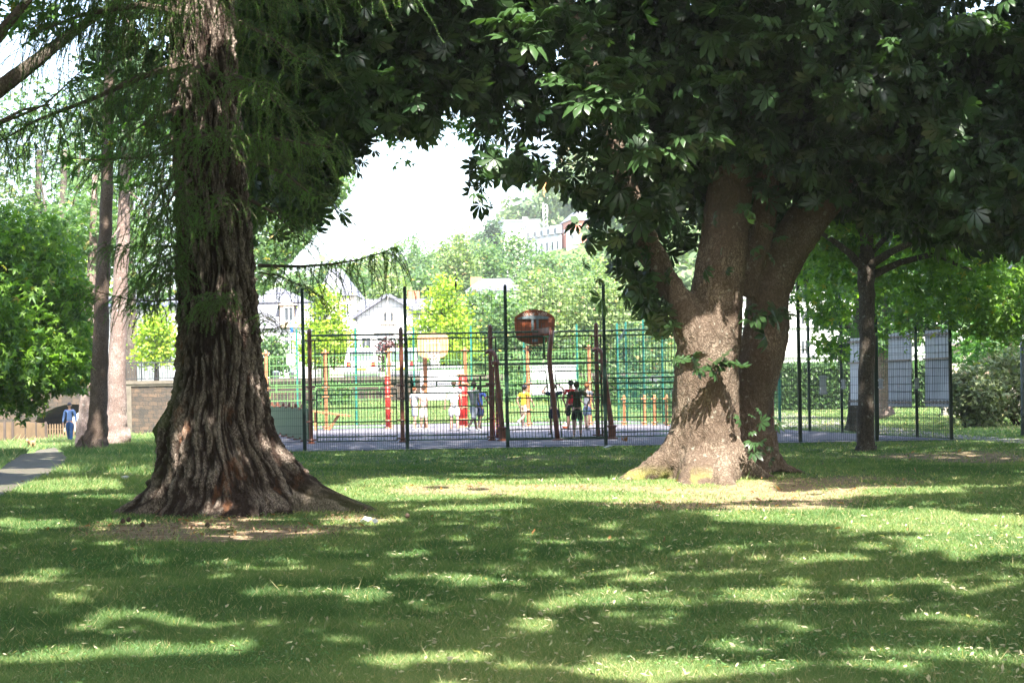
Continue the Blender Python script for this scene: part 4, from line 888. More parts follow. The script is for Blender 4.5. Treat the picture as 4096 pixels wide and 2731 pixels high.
# bird on the fence top
p = W(1823, 1147, FY); mb = MB(); mb.tube([p+Vector((.0, .05, -.02)), p+Vector((0, .02, .03)), p+Vector((0, 0, .07)), p+Vector((0, -.03, .10))], [.012, .032, .034, .012], 8)
mb.lathe(p+Vector((0, -.02, .085)), [(.008, 0), (.024, .012), (.024, .03), (.008, .045)], 8); mb.bar(p+Vector((0, -.04, .11)), p+Vector((0, -.07, .108)), .006); mb.bar(p+Vector((0, .04, 0)), p+Vector((0, .09, -.07)), .022, .008)
tag(mb.build('bird', paint('brown_feathers', (.10, .05, .03), .8), smooth=True), 'small brown bird perched on the top wire of the front fence', 'bird')
# dark planter stump and leaf on the court kerb
p = G(2497, 1768); R1 = RS.rand(5)
mb = MB(); 
for k in range(5): a = k*1.25; mb.face([(p.x, p.y, .04), (p.x+math.cos(a)*.05+.03, p.y, .02), (p.x+math.cos(a)*.09, p.y+math.sin(a)*.05, .16+R1[k]*.04), (p.x+math.cos(a)*.05-.03, p.y, .08)])
tag(mb.build('dry_leaf', DRY), 'curled brown leaf standing on the court edge between fence and chestnut', 'leaf')
# ------------------------------------------------------------------ people
SKIN = {'light': paint('skin_light', (.50, .29, .21), .55, var=.08, bmp=0), 'dark': paint('skin_dark', (.085, .045, .03), .5, var=.1, bmp=0), 'tan': paint('skin_tan', (.36, .19, .13), .55, var=.1, bmp=0)}
def skinned(name, nodes_, edges, mat, parent, sub=2, M=Matrix.Identity(4)):
    """one continuous surface grown round a joint graph; node: (x,y,z,radius)"""
    bm = bmesh.new(); lay = bm.verts.layers.skin.verify(); vs = []
    for k, n in enumerate(nodes_):
        v = bm.verts.new(n[:3]); r = n[3]; v[lay].radius = (r, n[4] if len(n) > 4 else r); v[lay].use_root = (k == 0); vs.append(v)
    for a, b in edges: bm.edges.new((vs[a], vs[b]))
    me = bpy.data.meshes.new('tmp'); bm.to_mesh(me); bm.free(); o = bpy.data.objects.new('tmp', me); scn.collection.objects.link(o)
    s = o.modifiers.new('s', 'SKIN'); s.use_smooth_shade = True; s.branch_smoothing = .6; q = o.modifiers.new('q', 'SUBSURF'); q.levels = q.render_levels = sub
    dg = bpy.context.evaluated_depsgraph_get(); m2 = bpy.data.meshes.new_from_object(o.evaluated_get(dg)); bpy.data.objects.remove(o)
    m2.name = name; m2.materials.clear(); m2.materials.append(mat); m2.polygons.foreach_set('use_smooth', np.ones(len(m2.polygons), bool))
    m2.transform(M); return link(bpy.data.objects.new(name, m2), parent)
def blob(name, c, r, mat, parent, M, seg=14, cut=None):
    bm = bmesh.new(); bmesh.ops.create_uvsphere(bm, u_segments=seg, v_segments=10, radius=1)
    for v in bm.verts:
        if cut is not None and v.co.z < cut(v.co.x, v.co.y): v.co.z = cut(v.co.x, v.co.y)
        v.co = Vector((v.co.x*r[0]+c[0], v.co.y*r[1]+c[1], v.co.z*r[2]+c[2]))
    me = bpy.data.meshes.new(name); bm.to_mesh(me); bm.free(); me.materials.append(mat); me.polygons.foreach_set('use_smooth', np.ones(len(me.polygons), bool)); me.transform(M)
    return link(bpy.data.objects.new(name, me), parent)
def rotx(v, a): c, s = math.cos(a), math.sin(a); return Vector((v[0], v[1]*c-v[2]*s, v[1]*s+v[2]*c))
def person(label, loc, H, face, legs, arms, top, bottom, hair, skin='light', sleeve=.55, leglen=.75, cap=None, shoe=(.5, .5, .5), sock=None, lean=0., build=1., group=None, headturn=0):
    """face: heading in degrees, 0 looks away from the camera; legs: (thigh, knee) forward swing per side; arms: elbow and hand offsets from the shoulder; y is forward"""
    root = thing('person', loc, label, 'person', group); k = H/1.78; D = math.radians
    M = Matrix.Rotation(D(face), 4, 'Z') @ Matrix.Scale(k, 4); sk = SKIN[skin]
    L = lambda p: rotx(Vector(p), D(-lean))       # lean turns the upper body about the hips
    hip = Vector((0, 0, .93)); UP = lambda x, y, z: tuple(hip+L((x, y, z-.93)))
    N = [(*hip, .125*build, .10*build), (*UP(0, .0, 1.08), .115*build, .09*build), (*UP(0, 0, 1.28), .135*build, .10*build), (*UP(0, -.01, 1.42), .115*build, .075), (*UP(0, 0, 1.49), .052), (*UP(0, .012, 1.56), .055), (*UP(0, .02, 1.63), .083, .095), (*UP(0, .01, 1.705), .078, .085)]
    E = [(0, 1), (1, 2), (2, 3), (3, 4), (4, 5), (5, 6), (6, 7)]
    nose = UP(.0, .122, 1.63); N.append((*nose, .014)); E.append((6, 8))
    for s in (-1, 1): N.append((*UP(s*.088, .01, 1.625), .016)); E.append((6, len(N)-1))
    J = {}
    for si, s in enumerate((-1, 1)):
        th, kn = legs[si]; h = Vector((s*.095, 0, .88)); kne = h+rotx((s*.01, 0, -.42), D(th)); an = kne+rotx((0, 0, -.40), D(th-kn))
        toe = an+rotx((s*.03, .15, -.045), D((th-kn)*.7)); heel = an+rotx((0, -.05, -.04), D((th-kn)*.7)); i = len(N); J[s] = (h, kne, an, toe, heel)
        N += [(*h, .092*build), (*(h.lerp(kne, .5)), .078*build), (*kne, .056), (*(kne.lerp(an, .35)), .055), (*an, .036), (*toe, .03)]
        E += [(0, i), (i, i+1), (i+1, i+2), (i+2, i+3), (i+3, i+4), (i+4, i+5)]
        el, ha = arms[si]; sh = Vector(UP(s*.185*build, 0, 1.425)); e = sh+Vector(el); w = sh+Vector(ha); i = len(N); J[s, 'a'] = (sh, e, w)
        d = (w-e).normalized(); pm = w+d*.055; side = d.cross(Vector((0, 1, 0)) if abs(d.y) < .8 else Vector((0, 0, 1))).normalized()*s
        N += [(*sh, .058*build), (*(sh.lerp(e, .5)), .046*build), (*e, .038), (*(e.lerp(w, .4)), .037), (*w, .024), (*pm, .032, .018)]
        E += [(3, i), (i, i+1), (i+1, i+2), (i+2, i+3), (i+3, i+4), (i+4, i+5)]
        fwd = side.cross(d).normalized()
        for f, (o_, ln) in enumerate(((-.028, .062), (-.010, .075), (.010, .070), (.028, .055))):
            a = pm+d*.03+side*o_; j = len(N); N += [(*(a+d*ln*.5-fwd*.004), .0095), (*(a+d*ln-fwd*.022), .0075)]; E += [(i+5, j), (j, j+1)]
        j = len(N); N += [(*(w+d*.03-side*.038), .011), (*(w+d*.07-side*.052-fwd*.01), .009)]; E += [(i+4, j), (j, j+1)]
    body = skinned('body', N, E, sk, root, 1, M)
    # clothing grown round the same joints
    C = [(*UP(0, 0, .90), .142*build, .118*build), (*UP(0, 0, 1.08), .136*build, .110*build), (*UP(0, 0, 1.28), .152*build, .118*build), (*UP(0, -.01, 1.415), .130*build, .092), (*UP(0, -.005, 1.475), .07)]
    CE = [(0, 1), (1, 2), (2, 3), (3, 4)]
    for s in (-1, 1):
        sh, e, w = J[s, 'a']; i = len(C); C += [(*sh, .074*build), (*(sh.lerp(e, min(sleeve, 1))), .062*build)]; CE += [(3, i), (i, i+1)]
        if sleeve > 1: C += [(*(e.lerp(w, .5)), .05), (*(e.lerp(w, .95)), .038)]; CE += [(i+1, i+2), (i+2, i+3)]
    skinned('shirt', C, CE, top, root, 2, M)
    B = [(*UP(0, 0, .99), .138*build, .115*build), (*hip, .145*build, .122*build)]; BE = [(0, 1)]
    for s in (-1, 1):
        h, kne, an, toe, heel = J[s]; i = len(B); B += [(*(h+Vector((s*.01, 0, 0))), .108*build), (*(h.lerp(kne, .55)), .100*build)]; BE += [(1, i), (i, i+1)]
        if leglen > 1: B += [(*kne, .075), (*(kne.lerp(an, .6)), .066), (*(kne.lerp(an, .98)), .060)]; BE += [(i+1, i+2), (i+2, i+3), (i+3, i+4)]
        else: B += [(*(h.lerp(kne, leglen+.1)), .092*build)]; BE += [(i+1, i+2)]
    skinned('jeans' if leglen > 1 else 'shorts', B, BE, bottom, root, 2, M)
    for s in (-1, 1):
        h, kne, an, toe, heel = J[s]; i = 0
        skinned('shoe', [(*(an+Vector((0, 0, -.01))), .046), (*heel, .044), (*(heel.lerp(toe, .5)), .046, .036), (*toe, .044, .034)], [(0, 1), (1, 2), (2, 3)], paint('shoe_%d%d%d' % tuple(int(c*99) for c in shoe), shoe, .6, bmp=0), root, 1, M)
        if sock: skinned('sock', [(*(an), .043), (*(an.lerp(kne, .22)), .048)], [(0, 1)], sock, root, 1, M)
    hc = UP(0, -.012, 1.672)
    blob('hair', hc, (.098, .112, .108), hair, root, M, cut=lambda x, y: (-.75 if y < .15 else .28+.2*y) if abs(x) < .9 else -.3)
    if cap:
        cp = blob('cap', (hc[0], hc[1]+.008, hc[2]+.02), (.104, .12, .105), cap, root, M, cut=lambda x, y: .12)
        br = bmesh.new(); bmesh.ops.create_circle(br, cap_ends=True, segments=14, radius=1)
        for v in br.verts: v.co = Vector((v.co.x*.085, v.co.y*.10+.13, .0-.25*(v.co.y > 0)*.04-.35*v.co.x**2*.1))
        r = bmesh.ops.extrude_face_region(br, geom=br.faces[:]); bmesh.ops.translate(br, verts=[v for v in r['geom'] if isinstance(v, bmesh.types.BMVert)], vec=(0, 0, .008))
        me = bpy.data.meshes.new('peak'); br.to_mesh(me); br.free(); me.materials.append(cap); me.transform(M @ Matrix.Translation((hc[0], hc[1], hc[2]+.03))); link(bpy.data.objects.new('peak', me), cp)
    fh = UP(0, 0, 1.63)
    for s in (-1, 1): blob('eye', (fh[0]+s*.032, fh[1]+.103, fh[2]+.028), (.012, .006, .006), paint('eye_dark', (.03, .025, .02), .3, bmp=0), root, M, 8)
    blob('mouth', (fh[0], fh[1]+.100, fh[2]-.045), (.024, .008, .006), paint('lip', (.33, .12, .10), .5, bmp=0), root, M, 8)
    return root
cloth = lambda n, c, **k: paint('cloth_'+n, c, .9, var=.12, scale=6, bmp=.2, spec=.1, **k)
DOWN = ((-.06, -.02, -.29), (-.08, .05, -.54)); 
def arm(s, ex, ey, ez, hx, hy, hz): return ((s*ex, ey, ez), (s*hx, hy, hz))
rest = [arm(-1, .06, -.03, -.28, .08, .06, -.53), arm(1, .06, -.03, -.28, .08, .06, -.53)]
HB = cloth('hair_brown', (.09, .055, .035)); HD = cloth('hair_dark', (.015, .012, .01)); HG = cloth('hair_ginger', (.22, .09, .04))
def at(px, Y): p = W(px, 1700, Y); return (p.x, Y, .02)
person('player in dark olive shirt and black shorts, back to the camera', at(2309, 55.6), 1.66, 0, [(-6, -2), (5, 0)], [arm(-1, .10, -.05, -.27, .14, .0, -.52), arm(1, .22, -.04, -.20, .14, .10, -.40)], cloth('olive', (.040, .042, .018)), cloth('black', (.012, .012, .014)), HB, 'light', shoe=(.30, .27, .22), sock=cloth('black', (0, 0, 0)), build=1.12)
person('player in navy shirt and shorts holding both hands up to his head', at(2216, 59.5), 1.62, 8, [(4, 0), (-10, 8)], [arm(-1, .22, .05, .04, .06, .12, .22), arm(1, .24, .05, .06, .07, .10, .24)], cloth('navy', (.012, .020, .06)), cloth('navy2', (.014, .018, .045)), HB, 'light', shoe=(.04, .04, .05))
person('player in a red shirt half hidden behind the player in dark olive', at(2286, 62.5), 1.72, -10, [(0, 0), (6, 4)], [arm(-1, .10, -.04, -.27, .05, .12, -.48), rest[1]], cloth('red', (.32, .012, .02)), cloth('black', (0, 0, 0)), HD, 'tan', shoe=(.6, .6, .62))
person('ginger haired player in grey shirt right of the player in dark olive', at(2350, 64), 1.62, -25, [(10, 6), (-14, 6)], [arm(-1, .12, .02, -.26, .05, .18, -.40), arm(1, .06, -.05, -.28, .05, .1, -.5)], cloth('grey', (.22, .23, .26)), cloth('denim_grey', (.12, .16, .26)), HG, 'light', shoe=(.55, .55, .58), sock=cloth('navy', (0, 0, 0)))
person('player in a bright yellow shirt and dark cap jogging across the court', at(2096, 67.2), 1.58, -35, [(8, 4), (-22, 45)], [arm(-1, .10, -.12, -.24, .08, -.02, -.46), arm(1, .10, .08, -.25, .10, .22, -.42)], cloth('yellow', (.62, .42, .04)), cloth('beige', (.42, .33, .24)), HD, 'light', cap=cloth('cap_dark', (.04, .04, .05)), shoe=(.7, .7, .7), sock=cloth('white', (.75, .75, .75)), lean=6)
person('player in patterned grey shirt and long pale grey shorts striding right', at(1895, 63.6), 1.74, -40, [(24, 10), (-20, 22)], [arm(-1, .08, .10, -.26, .06, .26, -.44), arm(1, .10, -.10, -.26, .10, .02, -.50)], cloth('pattern', (.20, .21, .21)), cloth('pale_grey', (.30, .32, .36)), HD, 'dark', leglen=.98, shoe=(.35, .38, .42), lean=4)
person('player in royal blue shirt partly hidden behind the one in patterned grey', at(1921, 66), 1.62, -35, [(14, 8), (-12, 12)], [rest[0], arm(1, .12, .06, -.26, .12, .22, -.44)], cloth('royal', (.02, .035, .14)), cloth('navy2', (0, 0, 0)), HD, 'dark', shoe=(.5, .5, .5))
person('tall player in white shirt and white shorts walking away between the red pads', at(1818, 66.4), 1.80, 6, [(8, 4), (-8, 4)], [arm(-1, .10, -.05, -.28, .13, .0, -.54), rest[1]], cloth('white', (0, 0, 0)), cloth('white2', (.70, .70, .72)), HB, 'light', leglen=.9, shoe=(.12, .13, .15), build=1.05)
person('boy in white shirt reaching his arm right, left of the white clad pair', at(1660, 68.8), 1.62, -50, [(10, 4), (-8, 6)], [rest[0], arm(1, .14, .10, -.22, .12, .32, -.34)], cloth('white', (0, 0, 0)), cloth('pale_blue', (.50, .54, .62)), HG, 'light', shoe=(.35, .38, .48))
person('boy in white shirt and long cream shorts, right of the white clad pair', at(1695, 69.6), 1.64, 60, [(6, 4), (-6, 4)], [rest[0], rest[1]], cloth('white2', (0, 0, 0)), cloth('cream', (.60, .55, .48)), HB, 'light', leglen=.98, shoe=(.6, .6, .6))
p = W(280, 1765, 84); person('old man in light blue shirt, jeans and dark cap walking towards the camera', (p.x, 84, float(ter(p.x, 84))), 1.76, 176, [(12, 4), (-10, 8)], [arm(-1, .07, -.03, -.28, .11, .05, -.54), arm(1, .07, -.05, -.28, .12, -.02, -.55)], cloth('sky_blue', (.10, .16, .32)), cloth('jeans', (.018, .05, .13)), cloth('hair_grey', (.3, .28, .26)), 'tan', sleeve=1.5, leglen=1.5, cap=cloth('cap_dark', (0, 0, 0)), shoe=(.08, .06, .05), build=1.08)
# ---- the little dog trotting towards the camera
p = W(128, 1790, 74); z0 = float(ter(p.x, 74)); dog = thing('dog', (p.x, 74, z0), 'small tan dog trotting towards the camera beside the path', 'dog')
TANF = paint('tan_fur', (.42, .21, .11), .9, bmp=.4, scale=9); M = Matrix.Rotation(math.radians(160), 4, 'Z') @ Matrix.Scale(1.0, 4)
N = [(0, 0, .27, .085), (0, .14, .27, .095), (0, -.13, .28, .075), (0, .22, .32, .06), (0, .29, .37, .055), (0, .36, .35, .032), (0, .41, .34, .022), (0, -.22, .33, .02), (0, -.26, .44, .016), (0, -.24, .52, .012)]
E = [(0, 1), (0, 2), (1, 3), (3, 4), (4, 5), (5, 6), (2, 7), (7, 8), (8, 9)]
for s in (-1, 1):
    i = len(N); N += [(s*.06, .16, .20, .034), (s*.06, .15+.03*s, .11, .020), (s*.06, .16+.05*s, .02, .018), (s*.06, .19+.05*s, .01, .016)]; E += [(1, i), (i, i+1), (i+1, i+2), (i+2, i+3)]
    i = len(N); N += [(s*.055, -.13, .20, .042), (s*.055, -.10-.03*s, .13, .026), (s*.055, -.17-.03*s, .09, .018), (s*.055, -.15-.04*s, .02, .016), (s*.055, -.12-.04*s, .01, .015)]; E += [(2, i), (i, i+1), (i+1, i+2), (i+2, i+3), (i+3, i+4)]
    i = len(N); N += [(s*.045, .28, .40, .02), (s*.07, .27, .36, .014)]; E += [(4, i), (i, i+1)]
skinned('body', N, E, TANF, dog, 2, M)
blob('nose', (0, .432, .345), (.014, .012, .012), paint('eye_dark', (0, 0, 0)), dog, M, 8)
for s in (-1, 1): blob('eye', (s*.03, .335, .385), (.008, .008, .008), paint('eye_dark', (0, 0, 0)), dog, M, 8)
# ------------------------------------------------------------------ trees at the sides
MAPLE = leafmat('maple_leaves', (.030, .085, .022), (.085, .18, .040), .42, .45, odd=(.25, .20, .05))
MAPLE3 = leafmat('sunny_maple_leaves', (.045, .115, .018), (.16, .27, .035), .42, .45, odd=(.30, .28, .05))  # lighter copy of the maple leaves, sunlight put into the colour
MAPLE2 = leafmat('plane_leaves', (.045, .105, .040), (.13, .20, .075), .40, .5, odd=(.30, .24, .10))
YELLOWG = leafmat('yellow_green_leaves', (.12, .22, .02), (.30, .38, .03), .35, .5, odd=(.40, .42, .08))
BIRCHL = leafmat('pale_leaves', (.09, .15, .055), (.22, .28, .11), .35, .5, odd=(.40, .25, .15))
COPPER = leafmat('copper_leaves', (.045, .012, .015), (.12, .03, .03), .3, .5)
BARK_P = barkmat('spruce_bark', (.08, .055, .042), (.17, .125, .095), (.26, .20, .165), (1, 1, .7), 24, .7)
BARK_G = barkmat('grey_pink_bark', (.14, .10, .085), (.30, .22, .185), (.42, .34, .30), (1, 1, .6), 20, .7, lichen=(.42, .42, .38))
BARK_D = barkmat('maple_bark', (.045, .035, .028), (.11, .09, .07), (.17, .15, .12), (1, 1, .4), 22, .6, lichen=(.30, .31, .27))
def limbs(pts, seg=12, mb=None, Yd=None, wob=.02):
    """pts: (px,py,width in px,Y)"""
    mb = mb or MB(); P = []; R_ = []
    for a, b in zip(pts, pts[1:]):
        for j in range(5):
            f = j/5; q = [a[i]+(b[i]-a[i])*f for i in range(4)]; p = W(q[0], q[1], q[3]); r = q[2]/2/F*q[3]
            P.append(p+Vector((random.gauss(0, wob*r*3), 0, 0))); R_.append(r*(1+random.gauss(0, wob)))
    P.append(W(pts[-1][0], pts[-1][1], pts[-1][3])); R_.append(pts[-1][2]/2/F*pts[-1][3]); mb.tube(P, R_, seg); return mb
def tree(name, label, base_px, base_py, Y, mat_b, trunk, boughs, P, tmpl, size, mat_l, group=None, up=.6, droop=.35, z0=None, cc=None, rnd=None):
    b = W(base_px, base_py, Y); b.z = float(ter(b.x, Y)) if z0 is None else z0
    o = thing(name, b, label, 'tree', group); limbs(trunk, 16).build('trunk', mat_b, o, smooth=True)
    for bo in boughs: limbs(bo, 8).build('limb', mat_b, o, smooth=True)
    if P is not None and len(P): leaves('crown', P, size, tmpl, mat_l, o, up, droop, cc, rnd=rnd)
    return o
def pb(px, py, Y, rx, rz, ry=None): p = W(px, py, Y); return (p.x, Y, p.z, rx/F*Y, ry or (rx/F*Y), rz/F*Y)
random.seed(21)
# slim maple on the right
Pm = blobs([pb(3350, 1010, 44, 190, 150, 1.5), pb(3650, 1080, 45, 260, 120, 2), pb(3900, 1130, 46, 230, 150, 2), pb(3800, 950, 43, 330, 120, 2), pb(3330, 900, 43, 200, 130, 1.6), pb(4080, 1230, 47, 130, 150, 1.5), pb(3950, 1290, 46, 130, 90, 1.2), pb(3600, 1230, 47, 130, 90, 1.2), pb(3330, 1250, 47, 80, 90, 1), pb(3350, 1380, 47, 60, 40, .7), pb(3250, 1150, 47, 90, 70, 1), pb(3480, 800, 42, 330, 150, 2), pb(3950, 760, 42, 300, 200, 2)], 10500, .33, 14, .2)
ax_, ay_ = PIX(Pm); Pm = Pm[(ax_ > 3090)]
slim = tree('maple_tree', 'slim dark maple in front of the fence right of the chestnut', 3462, 1800, 42.3, BARK_D,
  [(3465,1812,100,42.3),(3462,1780,74,42.3),(3462,1600,66,42.3),(3468,1350,62,42.3),(3466,1200,66,42.3),(3464,1090,72,42.3),(3468,1000,58,42.3),(3470,850,50,42.3),(3480,650,42,42.3),(3490,350,34,42.3),(3500,0,28,42.3),(3500,-300,18,42.3)],
  [[(3455,1075,36,42.3),(3400,1015,30,42),(3330,960,22,41.7),(3230,900,12,41.4)], [(3480,1060,38,42.2),(3560,1010,30,41.8),(3700,945,24,41.2),(3850,930,14,40.8)], [(3490,1100,32,42.3),(3600,1050,26,42.5),(3740,1015,22,42.7),(3830,1060,14,43),(3900,1085,8,43.4)], [(3470,960,30,42.3),(3420,890,20,42),(3350,830,10,42)], [(3480,1020,24,42.3),(3560,930,20,42),(3620,800,14,42),(3680,680,8,42)], [(3470,860,28,42.3),(3520,770,22,42),(3560,700,12,42)], [(3700,945,14,41.2),(3800,860,10,41),(3900,800,6,41)]],
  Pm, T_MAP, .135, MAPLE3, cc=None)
leaves('upper_shade_crown', P_right, .5, T_OVAL2, MAPLE, slim)
Pq = blobs([pb(3560, 1330, 72, 150, 80, 1.6), pb(3700, 1180, 72, 220, 140, 2), pb(3850, 1250, 70, 160, 110, 2), pb(3400, 1120, 74, 200, 110, 2), pb(4050, 1080, 68, 160, 160, 2), pb(3600, 980, 72, 300, 120, 2), pb(4000, 1330, 66, 150, 90, 2), pb(3250, 1050, 74, 140, 80, 2), pb(3900, 1420, 64, 90, 50, 1.5)], 8500, .45, 14, .2)
tree('maple_tree', 'leafy maple by the hedge, its tan trunk left of the middle grey sheet', 3538, 1650, 73, BARK_G, [(3545,1665,80,73),(3538,1620,56,73),(3530,1450,48,73),(3535,1250,44,73),(3545,1050,36,73),(3550,700,22,73)],
  [[(3535,1300,26,73),(3620,1230,18,72),(3720,1200,10,71)], [(3540,1150,22,73),(3450,1080,14,73),(3400,1000,8,73)]], Pq, T_MAP, .23, MAPLE)
tree('maple_tree', 'dark tree behind the side fence with one long bough curving up to the left', 3412, 1712, 57, BARK_D, [(3412,1725,84,57),(3416,1690,58,57),(3424,1500,50,57),(3432,1330,48,57),(3445,1150,40,57),(3450,900,26,57)],
  [[(3432,1345,32,57),(3380,1290,32,56.5),(3300,1255,28,56),(3250,1190,22,55.8),(3215,1110,18,55.6),(3190,1040,10,55.5)]], blobs([pb(3210, 1060, 55.6, 110, 60, 1), pb(3370, 1390, 56, 70, 40, .8), pb(3330, 1270, 56, 50, 30, .8)], 900, .3, 12, .2), T_MAP, .19, MAPLE)
# left: tall trunks
FIR = leafmat('fir_needles', (.020, .050, .022), (.055, .10, .040), .2, .5)
dk = tree('spruce_tree', 'tall dark slender trunk leaning slightly right beside the path', 372, 1800, 51.5, BARK_P, [(366,1812,160,51.5),(372,1790,118,51.5),(388,1730,86,51.5),(394,1650,74,51.5),(402,1400,64,51.5),(412,1100,56,51.5),(424,850,52,51.5),(430,600,46,51.5),(440,200,40,51.5),(450,-300,28,51.5)],
  [[(425,640,8,51.5),(350,690,5,51),(280,780,3,51)], [(430,500,8,51.5),(520,540,5,51),(600,620,3,51)]], None, None, 0, None)
leaves('crown', P_left, .5, T_OVAL2, FIR, dk)
tree('fir_tree', 'tall pinkish grey trunk just behind the dark slender one', 470, 1735, 66, BARK_G, [(468,1815,126,66),(468,1752,116,66),(466,1715,92,66),(466,1640,78,66),(468,1450,72,66),(478,1200,62,66),(492,950,54,66),(502,700,44,66),(515,300,34,66),(520,-100,20,66)],
  [[(490,900,10,66),(440,960,6,65),(400,1060,3,65)], [(500,760,10,66),(560,800,6,65),(620,900,3,65)]], blobs([pb(500, 420, 66, 160, 330, 2)], 2500, .5, 14, .2), T_RAG, .3, FIR)
tree('oak_tree', 'tan trunk partly hidden behind the dark slender trunk beside the picket fence', 345, 1705, 75, BARK_G, [(342,1800,84,75),(343,1715,80,75),(346,1660,58,75),(350,1500,52,75),(362,1250,46,75),(372,1000,34,75),(380,700,20,75)],
  [[(362,1200,20,75),(300,1100,14,74),(250,1000,8,74)]], blobs([pb(420, 900, 76, 260, 180, 2.5), pb(300, 1050, 76, 160, 140, 2), pb(560, 1080, 76, 130, 150, 2)], 3600, .5, 14, .25), T_RAG, .27, MAPLE2)
_m = np.array(W(280, 1690, 84)); leaves('leaf_cluster', np.concatenate([_m+SV*k+RS.normal(size=(60, 3))*.55 for k in (8.5, 10.5, 12.5)]), .4, T_RAG, MAPLE2, bpy.data.objects['oak_tree'])  # leaves added up the sun path to keep the old man in shade
# the leafy maple mass on the far left
Pl = blobs([pb(60, 1450, 52, 230, 150, 2.2), pb(220, 1420, 53, 170, 150, 1.8), pb(-60, 1250, 52, 240, 220, 2.2), pb(150, 1180, 54, 210, 160, 2.2), pb(230, 1290, 55, 130, 130, 1.5), pb(60, 980, 54, 220, 160, 2.2), pb(250, 1530, 53, 70, 50, .9), pb(60, 1590, 52, 110, 36, 1.2), pb(-150, 1500, 51, 160, 140, 2), pb(330, 1380, 53.5, 45, 60, .7), pb(320, 1180, 54, 50, 60, .7), pb(130, 1630, 52.5, 60, 22, .7)], 16500, .36, 16, .35)
ax_, ay_ = PIX(Pl); Pl = Pl[~((ax_ > 190) & (ay_ > 1575)) & (ax_ < 372)]
tree('maple_tree', 'broad leafy maple on the far left whose boughs hang down over the picket fence', -330, 1780, 51, BARK_D, [(-330,1790,130,51),(-330,1500,100,51),(-300,1200,80,51),(-250,900,60,51),(-200,500,30,51)],
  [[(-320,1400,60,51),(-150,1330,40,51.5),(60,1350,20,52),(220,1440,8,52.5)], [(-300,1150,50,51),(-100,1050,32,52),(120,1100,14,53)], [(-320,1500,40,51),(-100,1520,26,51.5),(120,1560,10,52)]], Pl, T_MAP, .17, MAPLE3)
# plane tree whose dark limbs cross the upper left corner
Pp = blobs([pb(60, 20, 30, 110, 60, .9), pb(200, 90, 30, 90, 60, .8), pb(330, 560, 33, 60, 60, .7), pb(620, 480, 33, 50, 60, .6), pb(580, 700, 33, 40, 30, .5)], 420, .3, 12, .2)
tree('plane_tree', 'plane tree left of the picture whose two dark limbs cross the upper left corner', -420, 1900, 29, BARK_D, [(-500,2020,260,29),(-480,1700,200,29),(-420,1200,180,29),(-330,750,150,29),(-200,480,110,29)],
  [[(-220,520,95,29),(-60,395,78,29),(60,310,66,29.2),(190,210,52,29.5),(300,120,42,30),(400,60,30,30.5),(520,-60,20,31)], [(-260,560,70,29),(-90,260,54,29),(20,110,44,29),(110,0,36,29),(180,-120,20,29)], [(-220,600,30,29),(-60,520,20,29),(90,440,12,29.5),(200,420,6,30)]], Pp, T_MAP, .15, MAPLE)
# pale sunlit trees beyond the path, with the sky showing through
GR = 'pale sunlit trees beyond the wall on the left'
for (px, Y, w, top, bot, n, mt, lab) in ((150, 116, 330, 250, 1150, 5200, MAPLE2, 'pale green tree behind the dark limbs at the upper left'), (520, 118, 300, 150, 1230, 4600, MAPLE2, 'pale green tree between the slender trunks and the redwood'), (-150, 114, 300, 500, 1200, 3000, BIRCHL, 'pale tree at the left edge behind the maple'), (250, 112, 150, 900, 1250, 1700, YELLOWG, 'yellowish green young tree above the leafy maple')):
    cy_ = (top+bot)/2; P = blobs([pb(px, cy_, Y, w, (bot-top)/2, 3), pb(px-w*.5, cy_-100, Y, w*.6, (bot-top)/3, 2), pb(px+w*.5, cy_+60, Y, w*.6, (bot-top)/3.2, 2)], n, .5, 16, .3)
    tree('broadleaf_tree', lab, px, 1540, Y, BARK_D, [(px,1560,56,Y),(px+6,1400,50,Y),(px-5,1000,38,Y),(px+8,600,20,Y)], [[(px,1150,26,Y),(px-w*.4,900,14,Y),(px-w*.6,700,6,Y)], [(px,1000,24,Y),(px+w*.4,760,12,Y),(px+w*.5,560,6,Y)]], P, T_RAG, .34, mt, GR, z0=1.9)
P = blobs([pb(1180, 1000, 84, 170, 190, 2.5), pb(1290, 860, 84, 120, 150, 2), pb(1330, 720, 84, 90, 120, 2), pb(1120, 1180, 84, 90, 110, 1.6), pb(1000, 900, 84, 160, 260, 2), pb(1240, 1000, 84, 110, 90, 1.6), pb(1050, 1290, 84, 60, 70, 1)], 9000, .40, 14, .3)
ax_, ay_ = PIX(P); P = P[ax_ < 1425-np.clip(ay_-740, 0, 500)*.85]
tree('plane_tree', 'pale green plane tree right behind the redwood, its edge against the white sky', 880, 1700, 84, BARK_G, [(880,1690,80,84),(885,1300,60,84),(900,900,40,84),(930,600,20,84)], [[(885,1250,26,84),(1000,1130,18,84),(1130,1050,10,84),(1250,960,5,84)], [(895,1000,26,84),(1050,850,16,84),(1250,730,7,84)]], P, T_RAG, .26, MAPLE2)
